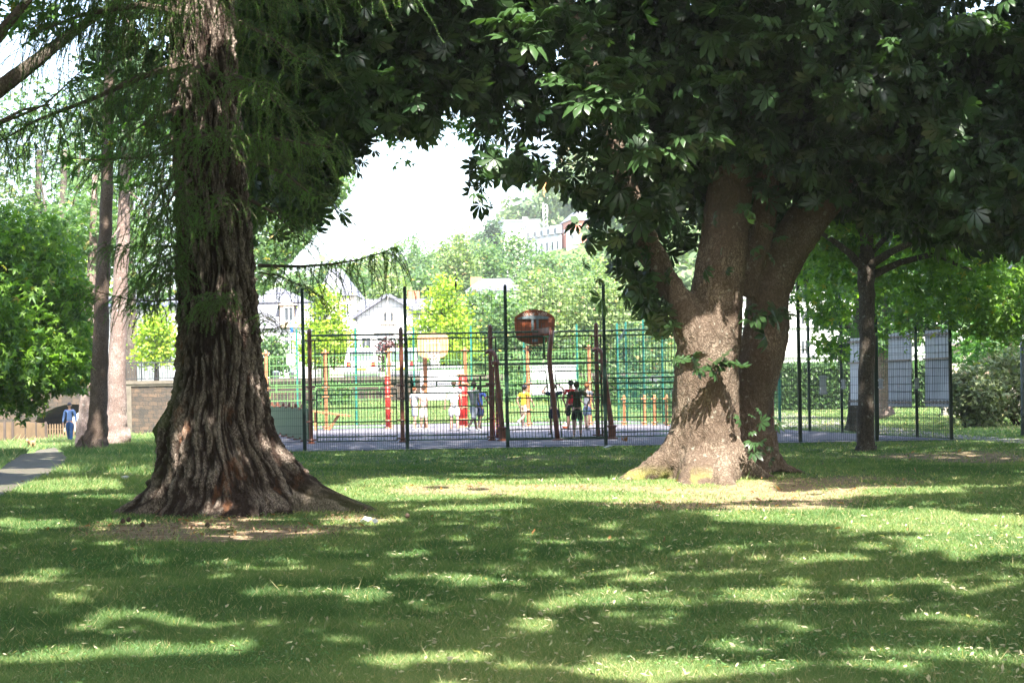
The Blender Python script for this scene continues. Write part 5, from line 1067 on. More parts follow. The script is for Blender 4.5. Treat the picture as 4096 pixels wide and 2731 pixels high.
# maple whose light green leaves hang into the sky gap
P = np.concatenate([blobs([pb(1640, 540, 36, 110, 110, .8), pb(1690, 470, 36, 90, 70, .7), pb(1560, 250, 37, 130, 170, 1.2), pb(1750, 300, 37, 190, 120, 1.2), pb(1880, 500, 37, 60, 70, .7), pb(1350, 400, 37, 160, 180, 1.2), pb(1600, 60, 37, 250, 90, 1.2), pb(1250, 120, 37, 200, 150, 1.4)], 2700, .2, 10, .2)])
tree('maple_tree', 'maple behind the redwood whose lit green leaves hang into the middle of the sky gap', 870, 1800, 38, BARK_D, [(870,1880,150,38),(870,1400,130,38),(880,900,110,38),(900,400,80,38),(960,0,40,38)],
  [[(890,560,44,38),(1100,330,34,37.5),(1350,250,24,37),(1560,330,14,36.5),(1650,480,7,36),(1690,600,4,36)], [(1350,250,16,37),(1600,160,12,37),(1850,250,6,37)]], P, T_MAP, .135, MAPLE, cc=None, rnd=.7)
# ------------------------------------------------------------------ stone wall, bridge, railing, road
m, t, b, o = nodes('stone_wall'); br = t.nodes.new('ShaderNodeTexBrick'); tc = t.nodes.new('ShaderNodeTexCoord'); mp = t.nodes.new('ShaderNodeMapping'); mp.inputs['Rotation'].default_value = (math.radians(90), 0, 0)
t.links.new(tc.outputs['Object'], mp.inputs[0]); ns = t.nodes.new('ShaderNodeTexNoise'); ns.inputs['Scale'].default_value = 1.2; av = t.nodes.new('ShaderNodeVectorMath'); av.operation = 'MULTIPLY_ADD'
t.links.new(mp.outputs[0], ns.inputs['Vector']); t.links.new(ns.outputs['Color'], av.inputs[0]); av.inputs[1].default_value = (.25, .12, 0); t.links.new(mp.outputs[0], av.inputs[2]); t.links.new(av.outputs[0], br.inputs['Vector'])
br.inputs['Scale'].default_value = 1.0; br.inputs['Brick Width'].default_value = .46; br.inputs['Row Height'].default_value = .21; br.inputs['Mortar Size'].default_value = .018; br.inputs['Mortar Smooth'].default_value = .6; br.inputs['Bias'].default_value = .1
for k, c in zip(('Color1', 'Color2', 'Mortar'), ((.05, .036, .027, 1), (.125, .08, .05, 1), (.02, .018, .014, 1))): br.inputs[k].default_value = c
t.links.new(mixc(t, ramp(t, nz(t, 2.6, 6), .32, .62, 0, .85), br.outputs['Color'], (.030, .028, .024)), b.inputs['Base Color']); b.inputs['Roughness'].default_value = .9
p_ = bump(t, b, br.outputs['Fac'], -1.0, .06); bump(t, b, nz(t, 14, 5), .7, .05, p_); STONE = m
CAPST = paint('coping_stone', (.13, .11, .085), .9, var=.35, scale=3, bmp=.6)
WY = 95.0; zt = 1.98
brd = thing('stone_wall', (-22, WY, 0), 'long retaining wall of rough brown stone with a coping and a low arch at its left end', 'wall')
acx, ar = W(292, 1600, WY).x, 2.75; ac = -1.72                                 # arch centre and radius
mb = MB(); ys0, ys1 = WY, WY+.6; N_ = 18
arc = [(acx+ar*math.cos(math.pi-math.pi*k/N_), ac+ar*math.sin(math.pi-math.pi*k/N_)) for k in range(N_+1)]
for k in range(N_):
    (xa, za), (xb, zb_) = arc[k], arc[k+1]; mb.prism([(xa, ys0, za), (xb, ys0, zb_), (xb, ys0, zt), (xa, ys0, zt)], (0, 1, 0), 8.0)
mb.box((-60, ys0, -1.8), (acx-ar, ys0+8, zt)); mb.box((acx+ar, ys0, -1.8), (6.5, ys0+.8, zt)); mb.build('masonry', STONE, brd)
mb = MB()
for k in range(70): x = -60+k*.95; mb.box((x, ys0-.12, zt+.002), (x+.94, ys0+.7, zt+.17))
mb.box((-60, ys0-.07, zt-.10), (6.5, ys0-.002, zt)); mb.build('coping', CAPST, brd)
mb = MB(); px0 = W(493, 1600, WY).x; mb.box((px0-.05, ys0-.06, -1), (px0+.42, ys0-.003, zt-.101)); mb.build('pilaster', CAPST, brd)
tag(MB().box((-60, WY+.81, -1.6), (-29.5, WY+24, 1.95)).box((acx+ar+.1, WY+.81, -1.6), (9, WY+24, 1.95)).build('road', ASPH), kind='structure')
RAILM = paint('railing_black', (.025, .028, .032), .5, bmp=0)
ral = thing('railing', (-22, WY+.3, zt+.17), 'black iron railing along the top of the stone wall left of the redwood', 'railing'); za = zt+.17; mb = MB()
mb.bar((-34, WY+.3, za+.92), (-13.2, WY+.3, za+.92), .05, .06); mb.bar((-34, WY+.3, za+.10), (-13.2, WY+.3, za+.10), .04); mb.bar((-34, WY+.3, za+.74), (-13.2, WY+.3, za+.74), .03); mb.build('rail', RAILM, ral)
for k in range(12): mb = MB(); x = -33.7+k*1.86; mb.box((x-.03, WY+.27, za), (x+.03, WY+.33, za+.99)); mb.build('post', RAILM, ral)
mb = MB(); x = -34.0
while x < -13.2: mb.box((x-.009, WY+.29, za+.1), (x+.009, WY+.31, za+.92)); x += .13
ob = mb.build('baluster_row', RAILM, ral); tag(ob, kind='stuff')
tag(MB().box((-29.4, WY+13, -1.5), (-16.5, WY+13.6, 1.9)).build('garden_wall', paint('pale_render', (.62, .58, .50), .9, var=.15)), 'pale sunlit wall seen through the arch under the bridge', 'wall')
# picket fence
PK = paint('picket_wood', (.15, .10, .055), .8, var=.3, scale=2.5, bmp=.3); fp = thing('picket_fence', W(200, 1750, 88), 'low brown wooden picket fence below the stone wall on the far left', 'fence')
def pick(px0, px1, Y0, Y1, yt0, yt1, sp, wd, gap_name):
    a = W(px0, yt0, Y0); c = W(px1, yt1, Y1); n = int((c-a).length/sp); mb = MB()
    for k in range(n):
        p = a.lerp(c, k/n); zb = float(ter(p.x, p.y))-.1; mb.prism([(p.x, p.y, zb), (p.x+wd, p.y, zb), (p.x+wd, p.y, p.z-.03), (p.x+wd/2, p.y, p.z), (p.x, p.y, p.z-.03)], (0, 1, 0), .02)
    for dz in (.25, .75): mb.bar(a+Vector((0, .035, -dz)), c+Vector((0, .035, -dz)), .07, .03)
    mb.build(gap_name, PK, fp)
pick(-120, 52, 83, 85, 1692, 1686, .075, .07, 'panel'); pick(52, 184, 85, 88, 1684, 1692, .075, .07, 'panel'); pick(186, 480, 88, 88.5, 1695, 1688, .118, .07, 'panel')
for px, Y in ((20, 84), (52, 84.9), (99, 86), (143, 87), (185, 87.9), (308, 88.1), (420, 88.3)):
    p = W(px, 1687, Y); MB().box((p.x-.05, Y-.12, -.9), (p.x+.05, Y-.03, p.z+.01)).build('post', paint('dark_wood_post', (.07, .05, .04), .8), fp)
# ------------------------------------------------------------------ buildings
WALLW = paint('white_render', (.66, .65, .63), .85, var=.08, scale=1, bmp=.1); CREAM = paint('cream_render', (.62, .55, .45), .85, var=.1); SLATE = None
m, t, b, o = nodes('slate_roof'); w = t.nodes.new('ShaderNodeTexBrick'); c = t.nodes.new('ShaderNodeTexCoord'); t.links.new(c.outputs['Object'], w.inputs['Vector']); w.inputs['Scale'].default_value = 2.2
for k, cc in zip(('Color1', 'Color2', 'Mortar'), ((.12, .125, .15, 1), (.17, .175, .21, 1), (.08, .08, .10, 1))): w.inputs[k].default_value = cc
mp = t.nodes.new('ShaderNodeMapping'); mp.inputs['Rotation'].default_value = (math.radians(60), 0, 0); t.links.new(c.outputs['Object'], mp.inputs[0]); t.links.new(mp.outputs[0], w.inputs['Vector'])
t.links.new(w.outputs['Color'], b.inputs['Base Color']); b.inputs['Roughness'].default_value = .55; SLATE = m
GLASS = paint('window_glass', (.06, .07, .08), .12, var=.1, bmp=0); FRAME = paint('window_frame', (.62, .62, .62), .6, bmp=0); TRIM = paint('stone_trim', (.48, .36, .25), .8, bmp=0)
def window(parent, px0, py0, px1, py1, Y, arch=False, bars=1, mat=FRAME, off=.0):
    a = W(px0, py1, Y); c = W(px1, py0, Y); y = Y-.05-off; mb = MB()
    if arch:
        r = (c.x-a.x)/2; cx = (a.x+c.x)/2; pts = [(a.x, y, a.z), (c.x, y, a.z)]+[(cx+r*math.cos(math.pi*k/8), y, c.z-r+r*math.sin(math.pi*k/8)) for k in range(9)]
        big = [(cx+(p[0]-cx)*1.3, y+.02, a.z-.06 if p[2] == a.z else a.z+(p[2]-a.z)*1.05) for p in pts]; fr = MB().prism(big, (0, 1, 0), .05).build('window', mat, parent); MB().prism(pts, (0, 1, 0), .015).build('pane', GLASS, fr); return
    t_ = .07; mb.box((a.x-t_, y, a.z-t_), (a.x, y+.08, c.z+t_)); mb.box((c.x, y, a.z-t_), (c.x+t_, y+.08, c.z+t_)); mb.box((a.x, y, c.z), (c.x, y+.08, c.z+t_)); mb.box((a.x, y, a.z-t_), (c.x, y+.08, a.z))
    for k in range(bars): xx = a.x+(c.x-a.x)*(k+1)/(bars+1); mb.box((xx-.03, y+.01, a.z), (xx+.03, y+.06, c.z))
    fr = mb.build('window', mat, parent); MB().box((a.x, y+.03, a.z), (c.x, y+.045, c.z)).build('pane', GLASS, fr)
def quadprism(pts, zb, zt_): return MB().prism([Vector((p[0], p[1], zb)) for p in pts], (0, 0, 1), zt_-zb)
def Wx(px, Y): return W(px, 1500, Y).x
def Wz(px, py, Y): return W(px, py, Y).z
RB = 2.0
# house with the mansard roof and a dormer, left
Y = 122; hA = thing('mansard_house', (Wx(1100, Y), Y, RB), 'white house with a pale mansard roof and a cream dormer right of the redwood', 'house')
x0, x1 = Wx(935, Y), Wx(1262, Y); zc = Wz(1130, 1312, Y); zr = Wz(1100, 1210, Y); ztp = Wz(1100, 1140, Y)
MB().box((x0, Y, 0), (x1, Y+10, zc)).build('wall', WALLW, hA); mb = MB()
def frustum(mb, x0, x1, y0, y1, z0, i, z1): mb.v += [(x0,y0,z0),(x1,y0,z0),(x1,y1,z0),(x0,y1,z0),(x0+i,y0+i,z1),(x1-i,y0+i,z1),(x1-i,y1-i,z1),(x0+i,y1-i,z1)]; n = len(mb.v)-8; mb.f += [(n,n+1,n+5,n+4),(n+1,n+2,n+6,n+5),(n+2,n+3,n+7,n+6),(n+3,n,n+4,n+7),(n+4,n+5,n+6,n+7),(n+3,n+2,n+1,n)]; return mb
frustum(mb, x0-.2, x1+.2, Y-.2, Y+10.2, zc+.004, .5, zr); frustum(mb, x0+.2, x1-.2, Y+.2, Y+9.8, zr+.003, 2.4, ztp); mb.build('roof', SLATE, hA)
a, c = Wx(1127, Y), Wx(1182, Y); mb = MB(); mb.box((a, Y-.35, zc+.02), (c, Y+1, Wz(1150, 1222, Y))); mb.prism([(a-.2, Y-.45, Wz(1150, 1222, Y)+.003), (c+.2, Y-.45, Wz(1150, 1222, Y)+.003), ((a+c)/2, Y-.45, Wz(1150, 1203, Y))], (0, 1, 0), 1.3); mb.build('dormer', TRIM, hA)
window(hA, 1140, 1230, 1170, 1282, Y-.36); window(hA, 1070, 1345, 1100, 1400, Y); window(hA, 1140, 1345, 1170, 1400, Y); window(hA, 1215, 1345, 1240, 1400, Y)
# tower house with steep roof and two finials
Y = 134; hT = thing('tower_house', (Wx(1350, Y), Y, RB), 'house with a tall steep slate roof ending in two finials', 'house'); x0, x1 = Wx(1272, Y), Wx(1434, Y); zc = Wz(1350, 1183, Y); zp = Wz(1330, 1062, Y)
MB().box((x0+.25, Y, 0), (x1-.1, Y+9, zc)).build('wall', CREAM, hT); mb = MB(); n = 0; xa, xb = Wx(1308, Y), Wx(1352, Y)
mb.v += [(x0,Y-.2,zc+.003),(x1,Y-.2,zc+.003),(x1,Y+9.2,zc+.003),(x0,Y+9.2,zc+.003),(xa,Y+3.5,zp),(xb,Y+3.5,zp),(xb,Y+5,zp),(xa,Y+5,zp)]; mb.f += [(0,1,5,4),(1,2,6,5),(2,3,7,6),(3,0,4,7),(4,5,6,7),(3,2,1,0)]; mb.build('roof', SLATE, hT)
for px in (1313, 1345): p = W(px, 1062, Y+4); MB().lathe(p-Vector((0, 0, .1)), [(.05, 0), (.04, .35), (.17, .45), (.17, .6), (.05, .7), (.03, 1.1)], 8).build('finial', paint('zinc', (.3, .32, .36), .4, bmp=0), hT)
window(hT, 1338, 1115, 1348, 1130, Y+1.6, bars=0); window(hT, 1375, 1215, 1395, 1260, Y); 
# gabled white house
Y = 118; hG = thing('gabled_house', (Wx(1540, Y), Y, RB), 'white gabled house with a pair of small arched windows', 'house'); z0g = 0; ap = W(1553, 1186, Y); el = W(1428, 1268, Y); er = W(1652, 1243, Y)
MB().prism([(el.x, Y, z0g), (er.x, Y, z0g), (er.x, Y, er.z), (ap.x, Y, ap.z), (el.x, Y, el.z)], (0, 1, 0), 8).build('wall', WALLW, hG); mb = MB()
for (p, q) in ((ap, el), (ap, er)):
    d = (q-p).normalized(); q2 = q+d*.35; nn = Vector((-d.z, 0, d.x)); nn = nn if nn.z > 0 else -nn
    mb.prism([Vector((p.x, Y-.4, p.z))+nn*.02, Vector((q2.x, Y-.4, q2.z))+nn*.02, Vector((q2.x, Y-.4, q2.z))+nn*.2, Vector((p.x, Y-.4, p.z))+nn*.2], (0, 1, 0), 8.6)
mb.build('roof', SLATE, hG)
for px in (1541, 1567): window(hG, px-4.5, 1249, px+4.5, 1283, Y, arch=True, mat=TRIM)
mb = MB(); a = W(1523, 1298, Y); mb.box((a.x, Y-.12, a.z), (W(1588, 1298, Y).x, Y-.003, a.z+.09)); a = W(1498, 1333, Y); mb.box((a.x, Y-.2, a.z), (W(1574, 1333, Y).x, Y-.004, a.z+.12)); mb.build('sill_band', TRIM, hG)
for a, c in ((1510, 1546), (1562, 1580)): window(hG, a, 1350, c, 1364, Y); window(hG, a, 1373, c, 1405, Y, mat=FRAME)
window(hG, 1450, 1350, 1480, 1405, Y)
# wings behind it
Y = 127; hW = thing('slate_roofed_house', (Wx(1560, Y), Y, RB), 'long low house with a slate roof and brick chimney behind the white gable', 'house'); x0, x1 = Wx(1434, Y), Wx(1760, Y)
MB().box((x0, Y, 0), (x1, Y+8, Wz(1500, 1240, Y))).build('wall', WALLW, hW); zc = Wz(1500, 1240, Y); mb = MB(); zt1 = Wz(1600, 1183, Y); mb.prism([(x0-.1, Y-.3, zc+.003), (x0-.1, Y+8.3, zc+.003), (x0-.1, Y+4, zt1)], (1, 0, 0), x1-x0+.2); rf = mb.build('roof', SLATE, hW)
p = W(1655, 1183, Y+4); MB().box((p.x-.4, Y+3.7, p.z-.4), (p.x+.4, Y+4.4, p.z+.35)).build('chimney', paint('brick_red', (.40, .16, .09), .8), rf)
# houses up the slope, mostly roofs between the trees
def roofhouse(px0, px1, py0, py1, pyb, Y, label, wm=WALLW):
    o = thing('slate_roofed_house', (Wx((px0+px1)/2, Y), Y, float(ter(0, Y))), label, 'house'); x0, x1 = Wx(px0, Y), Wx(px1, Y); z1, z2, zb = Wz(px0, py1, Y), Wz(px0, py0, Y), Wz(px0, pyb, Y)
    MB().box((x0, Y, zb), (x1, Y+9, z1)).build('wall', wm, o); mb = MB(); mb.v += [(x0-.3,Y-.3,z1+.003),(x1+.3,Y-.3,z1+.003),(x1+.3,Y+9.3,z1+.003),(x0-.3,Y+9.3,z1+.003),(x0+(x1-x0)*.25,Y+4.5,z2),(x1-(x1-x0)*.15,Y+4.5,z2)]; mb.f += [(0,1,5,4),(1,2,5),(2,3,4,5),(3,0,4),(3,2,1,0)]
    rf = mb.build('roof', SLATE, o); MB().box((x0+.1, Y+3.5, z1+.3), (x0+1.0, Y+4.5, z2+.1)).build('chimney', paint('brick_red', (0, 0, 0)), rf)
    window(o, px0+(px1-px0)*.25, py1+12, px0+(px1-px0)*.4, py1+40, Y); window(o, px0+(px1-px0)*.6, py1+12, px0+(px1-px0)*.75, py1+40, Y)
roofhouse(1880, 2075, 1103, 1165, 1230, 150, 'house roof with a chimney showing above the round yellow green tree')
# modern white house, dormer row and salmon house on the hillside
Y = 300; hM = thing('modern_house', (Wx(2080, Y), Y, 20), 'flat roofed white modern house high on the hillside', 'house'); zb = 12; zt2 = Wz(2090, 886, Y)
pts = [(Wx(1968, Y+14), Y+14), (Wx(2024, Y), Y), (Wx(2162, Y), Y), (Wx(2162, Y)+1, Y+14)]; quadprism(pts, zb, zt2).build('wall', WALLW, hM)
quadprism([(p[0]+(.3 if k in (2, 3) else -.3), p[1]+(-.3 if k in (1, 2) else .3)) for k, p in enumerate(pts)], zt2+.003, zt2+.3).build('roof', paint('zinc', (0, 0, 0)), hM)
window(hM, 2092, 903, 2106, 920, Y, bars=1); window(hM, 2125, 903, 2140, 918, Y, bars=1)
pr_ = thing('solar_panel', W(2104, 880, Y+3), 'tilted panel on the roof of the modern white house', 'panel'); p = W(2093, 886, Y+3); MB().prism([p, p+Vector((1.1, 0, 0)), p+Vector((.6, 0, .75)), p+Vector((-.1, 0, .75))], (0, 1, 0), .06).build('sheet', SHEET, pr_); MB().bar(p+Vector((.5, .1, .0)), p+Vector((.4, .1, .6)), .05).build('stand', GALV, pr_)
Y = 290; hD = thing('terraced_house', (Wx(2200, Y), Y, 18), 'pale grey house with a row of zinc dormers next to the salmon house', 'house'); zt3 = Wz(2200, 940, Y)
xa, xb = Wx(2120, Y+12), Wx(2256, Y); quadprism([(xa, Y+10), (xb, Y), (xb+2, Y+10), (xa+2, Y+18)], 10, zt3).build('wall', WALLW, hD); zr3 = Wz(2200, 897, Y)
quadprism([(xa+.1, Y+10.6), (xb-.1, Y+.6), (xb+2, Y+10), (xa+2, Y+17)], zt3+.003, zr3).build('roof', paint('zinc_grey', (.36, .38, .42), .5, bmp=0), hD); ZD = paint('zinc_grey', (0, 0, 0)); d = Vector((xb-xa, -10, 0)); dn = d.normalized(); nn = Vector((dn.y, -dn.x, 0)); nn = nn if nn.y < 0 else -nn
for k in range(5):
    c = Vector((xa, Y+10, 0))+d*((k+.5)/5); q = MB(); q.prism([c-dn*.62+nn*.5+Vector((0, 0, zt3+.3)), c+dn*.62+nn*.5+Vector((0, 0, zt3+.3)), c+dn*.62+nn*.5+Vector((0, 0, zr3-.1)), c-dn*.62+nn*.5+Vector((0, 0, zr3-.1))], -nn, 1.2); dm = q.build('dormer', ZD, hD)
    q = MB(); e = nn*.53; q.prism([c-dn*.32+e+Vector((0, 0, zt3+.4)), c+dn*.32+e+Vector((0, 0, zt3+.4)), c+dn*.32+e+Vector((0, 0, zt3+1.05)), c-dn*.32+e+Vector((0, 0, zt3+1.05))], -nn, .03); q.build('pane', GLASS, dm)
for k in range(6):
    c = Vector((xa, Y+10, 0))+d*((k+.7)/6.4); e = nn*.05; q = MB(); q.prism([c-dn*.2+e+Vector((0, 0, zt3-2.1)), c+dn*.2+e+Vector((0, 0, zt3-2.1)), c+dn*.2+e+Vector((0, 0, zt3-.9)), c-dn*.2+e+Vector((0, 0, zt3-.9))], -nn, .04); q.build('window', GLASS, hD)
Y = 285; hS = thing('salmon_house', (Wx(2300, Y), Y, 18), 'salmon pink house with a hipped slate roof on the hillside beside the chestnut leaves', 'house'); SAL = paint('salmon_render', (.60, .24, .17), .8, var=.08); zt4 = Wz(2297, 880, Y); zr4 = Wz(2340, 838, Y)
pts = [(Wx(2256, Y+7), Y+7), (Wx(2297, Y), Y), (Wx(2400, Y+3), Y+3), (Wx(2370, Y+12), Y+12)]; quadprism(pts, 8, zt4).build('wall', SAL, hS)
mb = MB(); cxx = sum(p[0] for p in pts)/4; cyy = sum(p[1] for p in pts)/4; i = len(mb.v)
for p in pts: mb.v.append((cxx+(p[0]-cxx)*1.1, cyy+(p[1]-cyy)*1.1, zt4+.003))
for p in pts: mb.v.append((cxx+(p[0]-cxx)*.45, cyy+(p[1]-cyy)*.45, zr4))
mb.f += [(0,1,5,4),(1,2,6,5),(2,3,7,6),(3,0,4,7),(4,5,6,7),(3,2,1,0)]; mb.build('roof', SLATE, hS)
d = Vector((pts[1][0]-pts[0][0], pts[1][1]-pts[0][1], 0)); dn = d.normalized(); nn = Vector((dn.y, -dn.x, 0))
for f, dz, w_, h_ in ((.3, -1.9, .3, .9), (.6, -1.5, .14, .7), (.78, -1.5, .14, .7)):
    c = Vector((pts[0][0], pts[0][1], 0))+d*f+nn*.06; q = MB(); q.prism([c-dn*w_+Vector((0, 0, zt4+dz)), c+dn*w_+Vector((0, 0, zt4+dz)), c+dn*w_+Vector((0, 0, zt4+dz+h_)), c-dn*w_+Vector((0, 0, zt4+dz+h_))], -nn, .08); fr = q.build('window', FRAME, hS)
c = W(2300, 960, Y); MB().box((c.x-1.3, Y-1.2, c.z-2), (c.x+.4, Y+.5, c.z+1.3)).build('bay', ZD, hS); window(hS, 2283, 938, 2296, 955, Y-1.2, bars=0)
# tower crane behind the hill houses
cr = thing('tower_crane', W(2181, 905, 330), 'white crane mast with an orange top rising behind the hill houses', 'crane'); a, c = W(2181, 905, 330), W(2181, 790, 330); mb = MB()
for sx, sy in ((-.35, 0), (.35, 0), (-.35, .7), (.35, .7)): mb.bar(a+Vector((sx, sy, -6)), c+Vector((sx, sy, 0)), .22)
zz = a.z-5
while zz < c.z: mb.bar((a.x-.35, a.y, zz), (a.x+.35, a.y, zz+.7), .1); zz += .7
mb.build('mast', paint('crane_white', (.6, .6, .6), .5, bmp=0), cr); mb = MB(); mb.bar(c, c+Vector((0, 0, 3.5)), .75); mb.bar(c+Vector((.2, 0, 1.2)), c+Vector((1.6, 0, 2.3)), .5); mb.build('jib_head', paint('crane_orange', (.62, .26, .07), .5, bmp=0), cr)
# apartment block right
Y = 128; ap_ = thing('apartment_block', (Wx(3400, Y), Y, 0), 'long white apartment block behind the hedge on the right', 'building'); x0, x1 = Wx(2960, Y), Wx(4500, Y); zt5 = Wz(3300, 900, Y)
MB().box((x0, Y, -.5), (x1, Y+12, zt5)).build('wall', WALLW, ap_); MB().box((x0-.3, Y-.4, zt5+.003), (x1+.3, Y+12.3, zt5+.4)).build('roof', paint('zinc', (0, 0, 0)), ap_)
SHUT = paint('grey_shutter', (.34, .33, .32), .6, bmp=0)
for r_ in range(4):
    for cI in range(12):
        px = 3010+cI*98; window(ap_, px, 1010+r_*118, px+26, 1060+r_*118, Y, bars=1, mat=SHUT)
mb = MB()
for r_ in range(4): z = Wz(3200, 1075+r_*118, Y); mb.box((x0, Y-.15, z), (x1, Y-.002, z+.12))
mb.build('string_course', paint('light_grey', (0, 0, 0)), ap_)
# white building far left behind the railing
Y = 126; wl = thing('white_building', (Wx(520, Y), Y, RB), 'plain white building glimpsed between the left trunks and the redwood', 'building'); MB().box((Wx(150, Y), Y, 0), (Wx(745, Y), Y+10, Wz(500, 1230, Y))).build('wall', WALLW, wl); mb = MB(); mb.prism([(Wx(140, Y), Y-.3, Wz(500, 1230, Y)+.003), (Wx(140, Y), Y+10.3, Wz(500, 1230, Y)+.003), (Wx(140, Y), Y+5, Wz(500, 1170, Y))], (1, 0, 0), Wx(755, Y)-Wx(140, Y)); mb.build('roof', SLATE, wl)
for k, px in enumerate((230, 380, 560, 660)): window(wl, px, 1290, px+26, 1345, Y); window(wl, px, 1400, px+26, 1450, Y)
# ------------------------------------------------------------------ street things on the road behind the court
def car(name, label, px, Y, heading, col):
    p = W(px, 1500, Y); o = thing(name, (0, 0, 0), label, 'car'); Mx = Matrix.Translation((p.x, Y, 1.955)) @ Matrix.Rotation(heading, 4, 'Z')
    def bld(mb, n, m, par, sm_=False):
        mb.v = [tuple(Mx @ Vector(v)) for v in mb.v]; return mb.build(n, m, par, smooth=sm_, bevel=.03 if n == 'body' else 0)
    side = [(-2.2,.30),(-2.25,.62),(-2.18,1.0),(-2.02,1.12),(-1.78,1.72),(-1.55,1.82),(.3,1.80),(.62,1.70),(1.12,1.14),(1.95,1.02),(2.22,.80),(2.25,.35),(2.1,.26),(-2.1,.26)]   # x along the car, rear at -x
    mb = MB(); mb.prism([(x, -.90, z) for x, z in side], (0, 1, 0), 1.8); mb.v = [(x, y*(1-.16*max(0, (z-1.05))/.75), z) for x, y, z in mb.v]; bd_ = bld(mb, 'body', col, o)
    gl = paint('car_glass', (.10, .13, .15), .08, bmp=0); mb = MB(); mb.prism([(-2.035, -.68, 1.16), (-2.035, .68, 1.16), (-1.83, .60, 1.66), (-1.83, -.60, 1.66)], (-1, 0, .3), .012); bld(mb, 'rear_window', gl, o)
    for s in (-1, 1): mb = MB(); mb.prism([(-1.7, s*.895, 1.14), (.95, s*.895, 1.14), (.5, s*.80, 1.68), (-1.55, s*.80, 1.70)][::s], (0, s, 0), .006); bld(mb, 'side_window', gl, o); mb = MB(); mb.box((-2.26, s*.66-.11, .80), (-2.19, s*.66+.11, 1.05)); bld(mb, 'tail_light', REDP, o)
    mb = MB(); mb.prism([(.68, -.62, 1.66), (.68, .62, 1.66), (1.12, .72, 1.17), (1.12, -.72, 1.17)], (1, 0, .6), .012); bld(mb, 'windscreen', gl, o)
    for s in (-1, 1): mb = MB(); mb.box((2.18, s*.62-.16, .68), (2.26, s*.62+.16, .84)); bld(mb, 'headlight', FRAME, o)
    mb = MB(); mb.box((-2.28, -.27, .60), (-2.255, .27, .72)); bld(mb, 'number_plate', paint('plate_yellow', (.75, .50, .04), .5, bmp=0), o); mb = MB(); mb.box((-2.31, -.88, .34), (-2.2, .88, .52)); bld(mb, 'bumper', paint('bumper_grey', (.2, .2, .21), .6, bmp=0), o)
    for x in (-1.4, 1.4):
        for s in (-1, 1):
            mb = MB(); mb.tube([(x, s*.72, .33), (x, s*.92, .33)], .33, 18); ty = bld(mb, 'wheel', paint('tyre', (.02, .02, .02), .8, bmp=0), o); mb = MB(); mb.tube([(x, s*.921, .33), (x, s*.935, .33)], .2, 14); bld(mb, 'rim', GALV, ty)
    return o
car('parked_car', 'white parked car seen from behind with a yellow number plate beyond the court', 1450, 104, math.radians(93), paint('car_white', (.68, .70, .72), .25, bmp=0))
car('parked_car', 'second pale parked car half hidden by a cage post, right of the white one', 1640, 106, math.radians(80), paint('car_silver', (.45, .48, .50), .25, bmp=0))
Y = 100; bs = thing('bus_stop_sign', W(1165, 1520, Y), 'tall bus stop pole with a blue and white sign behind the left fence', 'sign'); p = W(1163, 1500, Y); mb = MB(); mb.tube([(p.x, Y, 1.9), (p.x, Y, Wz(1163, 1282, Y))], .035, 8); mb.build('pole', GALV, bs)
a, c = W(1162, 1328, Y), W(1171, 1289, Y); MB().box((a.x, Y-.03, a.z), (c.x, Y+.02, c.z)).build('blue_sign', paint('sign_blue', (.02, .12, .55), .4, bmp=0), bs); a, c = W(1163.5, 1308, Y), W(1169.5, 1293, Y); MB().box((a.x, Y-.036, a.z), (c.x, Y-.031, c.z)).build('white_field', FRAME, bs)
a, c = W(1144, 1361, Y), W(1180, 1351, Y); MB().box((a.x, Y-.05, a.z), (c.x, Y-.02, c.z)).build('name_board', FRAME, bs); a, c = W(1147, 1462, Y), W(1180, 1416, Y); MB().box((a.x, Y-.06, a.z), (c.x, Y-.036, c.z)).build('notice_board', FRAME, bs)
for px, w_, lab in ((1104, 26, 'dark litter bin on the pavement behind the left fence, the wider one'), (1167, 20, 'dark litter bin at the foot of the bus stop pole')):
    a, c = W(px-w_/2, 1520, 99), W(px+w_/2, 1478, 99); o = thing('litter_bin', ((a.x+c.x)/2, 99, 1.955), lab, 'bin'); cx = (a.x+c.x)/2; r = (c.x-a.x)/2
    MB().lathe((cx, 99, 1.955), [(r*.9, 0), (r, .02), (r, .5), (r*.95, .52)], 12).build('bin_body', paint('bin_dark', (.05, .055, .06), .5, bmp=0), o); MB().lathe((cx, 99, 1.955), [(r*1.08, .525), (r*1.08, .57), (r*.6, .62)], 12).build('lid', GALV, o)
# hedge, shrubs, wall and lamp on the right
def bush(name, label, specs, n, size, mt, tm=T_OVAL, clump=.3, cat='shrub', group=None, stem=True, shell=.6, P=None, rnd=None):
    P = blobs(specs, n, clump, 20, shell) if P is None else P; c = specs[0]; gz = float(ter(c[0], c[1])) if c[1] < 95.2 or c[0] > 7 else 1.95; P[:, 2] = np.maximum(P[:, 2], gz+.05); o = thing(name, (c[0], c[1], gz), label, cat, group)
    mb = MB()
    for k in range(7):
        s = specs[k % len(specs)]; mb.tube([(s[0]+random.uniform(-.2, .2), s[1], gz-.05), (s[0]+random.uniform(-.4, .4)*s[3], s[1], (gz+s[2])/2), (s[0]+random.uniform(-.8, .8)*s[3], s[1], s[2]+.3*s[5])], [.05, .035, .012], 6)
    mb.build('stem', BARK_D, o); leaves('foliage', P, size, tm, mt, o, .5, .2, (c[0], c[1], gz), rnd=rnd); return o
HEDGE = leafmat('hedge_leaves', (.03, .075, .022), (.08, .145, .04), .25, .45)
Y = 100; x0, x1 = Wx(2940, Y), Wx(3790, Y); n = 15000; z1 = Wz(3300, 1458, Y); f = RS.rand(n) < .7
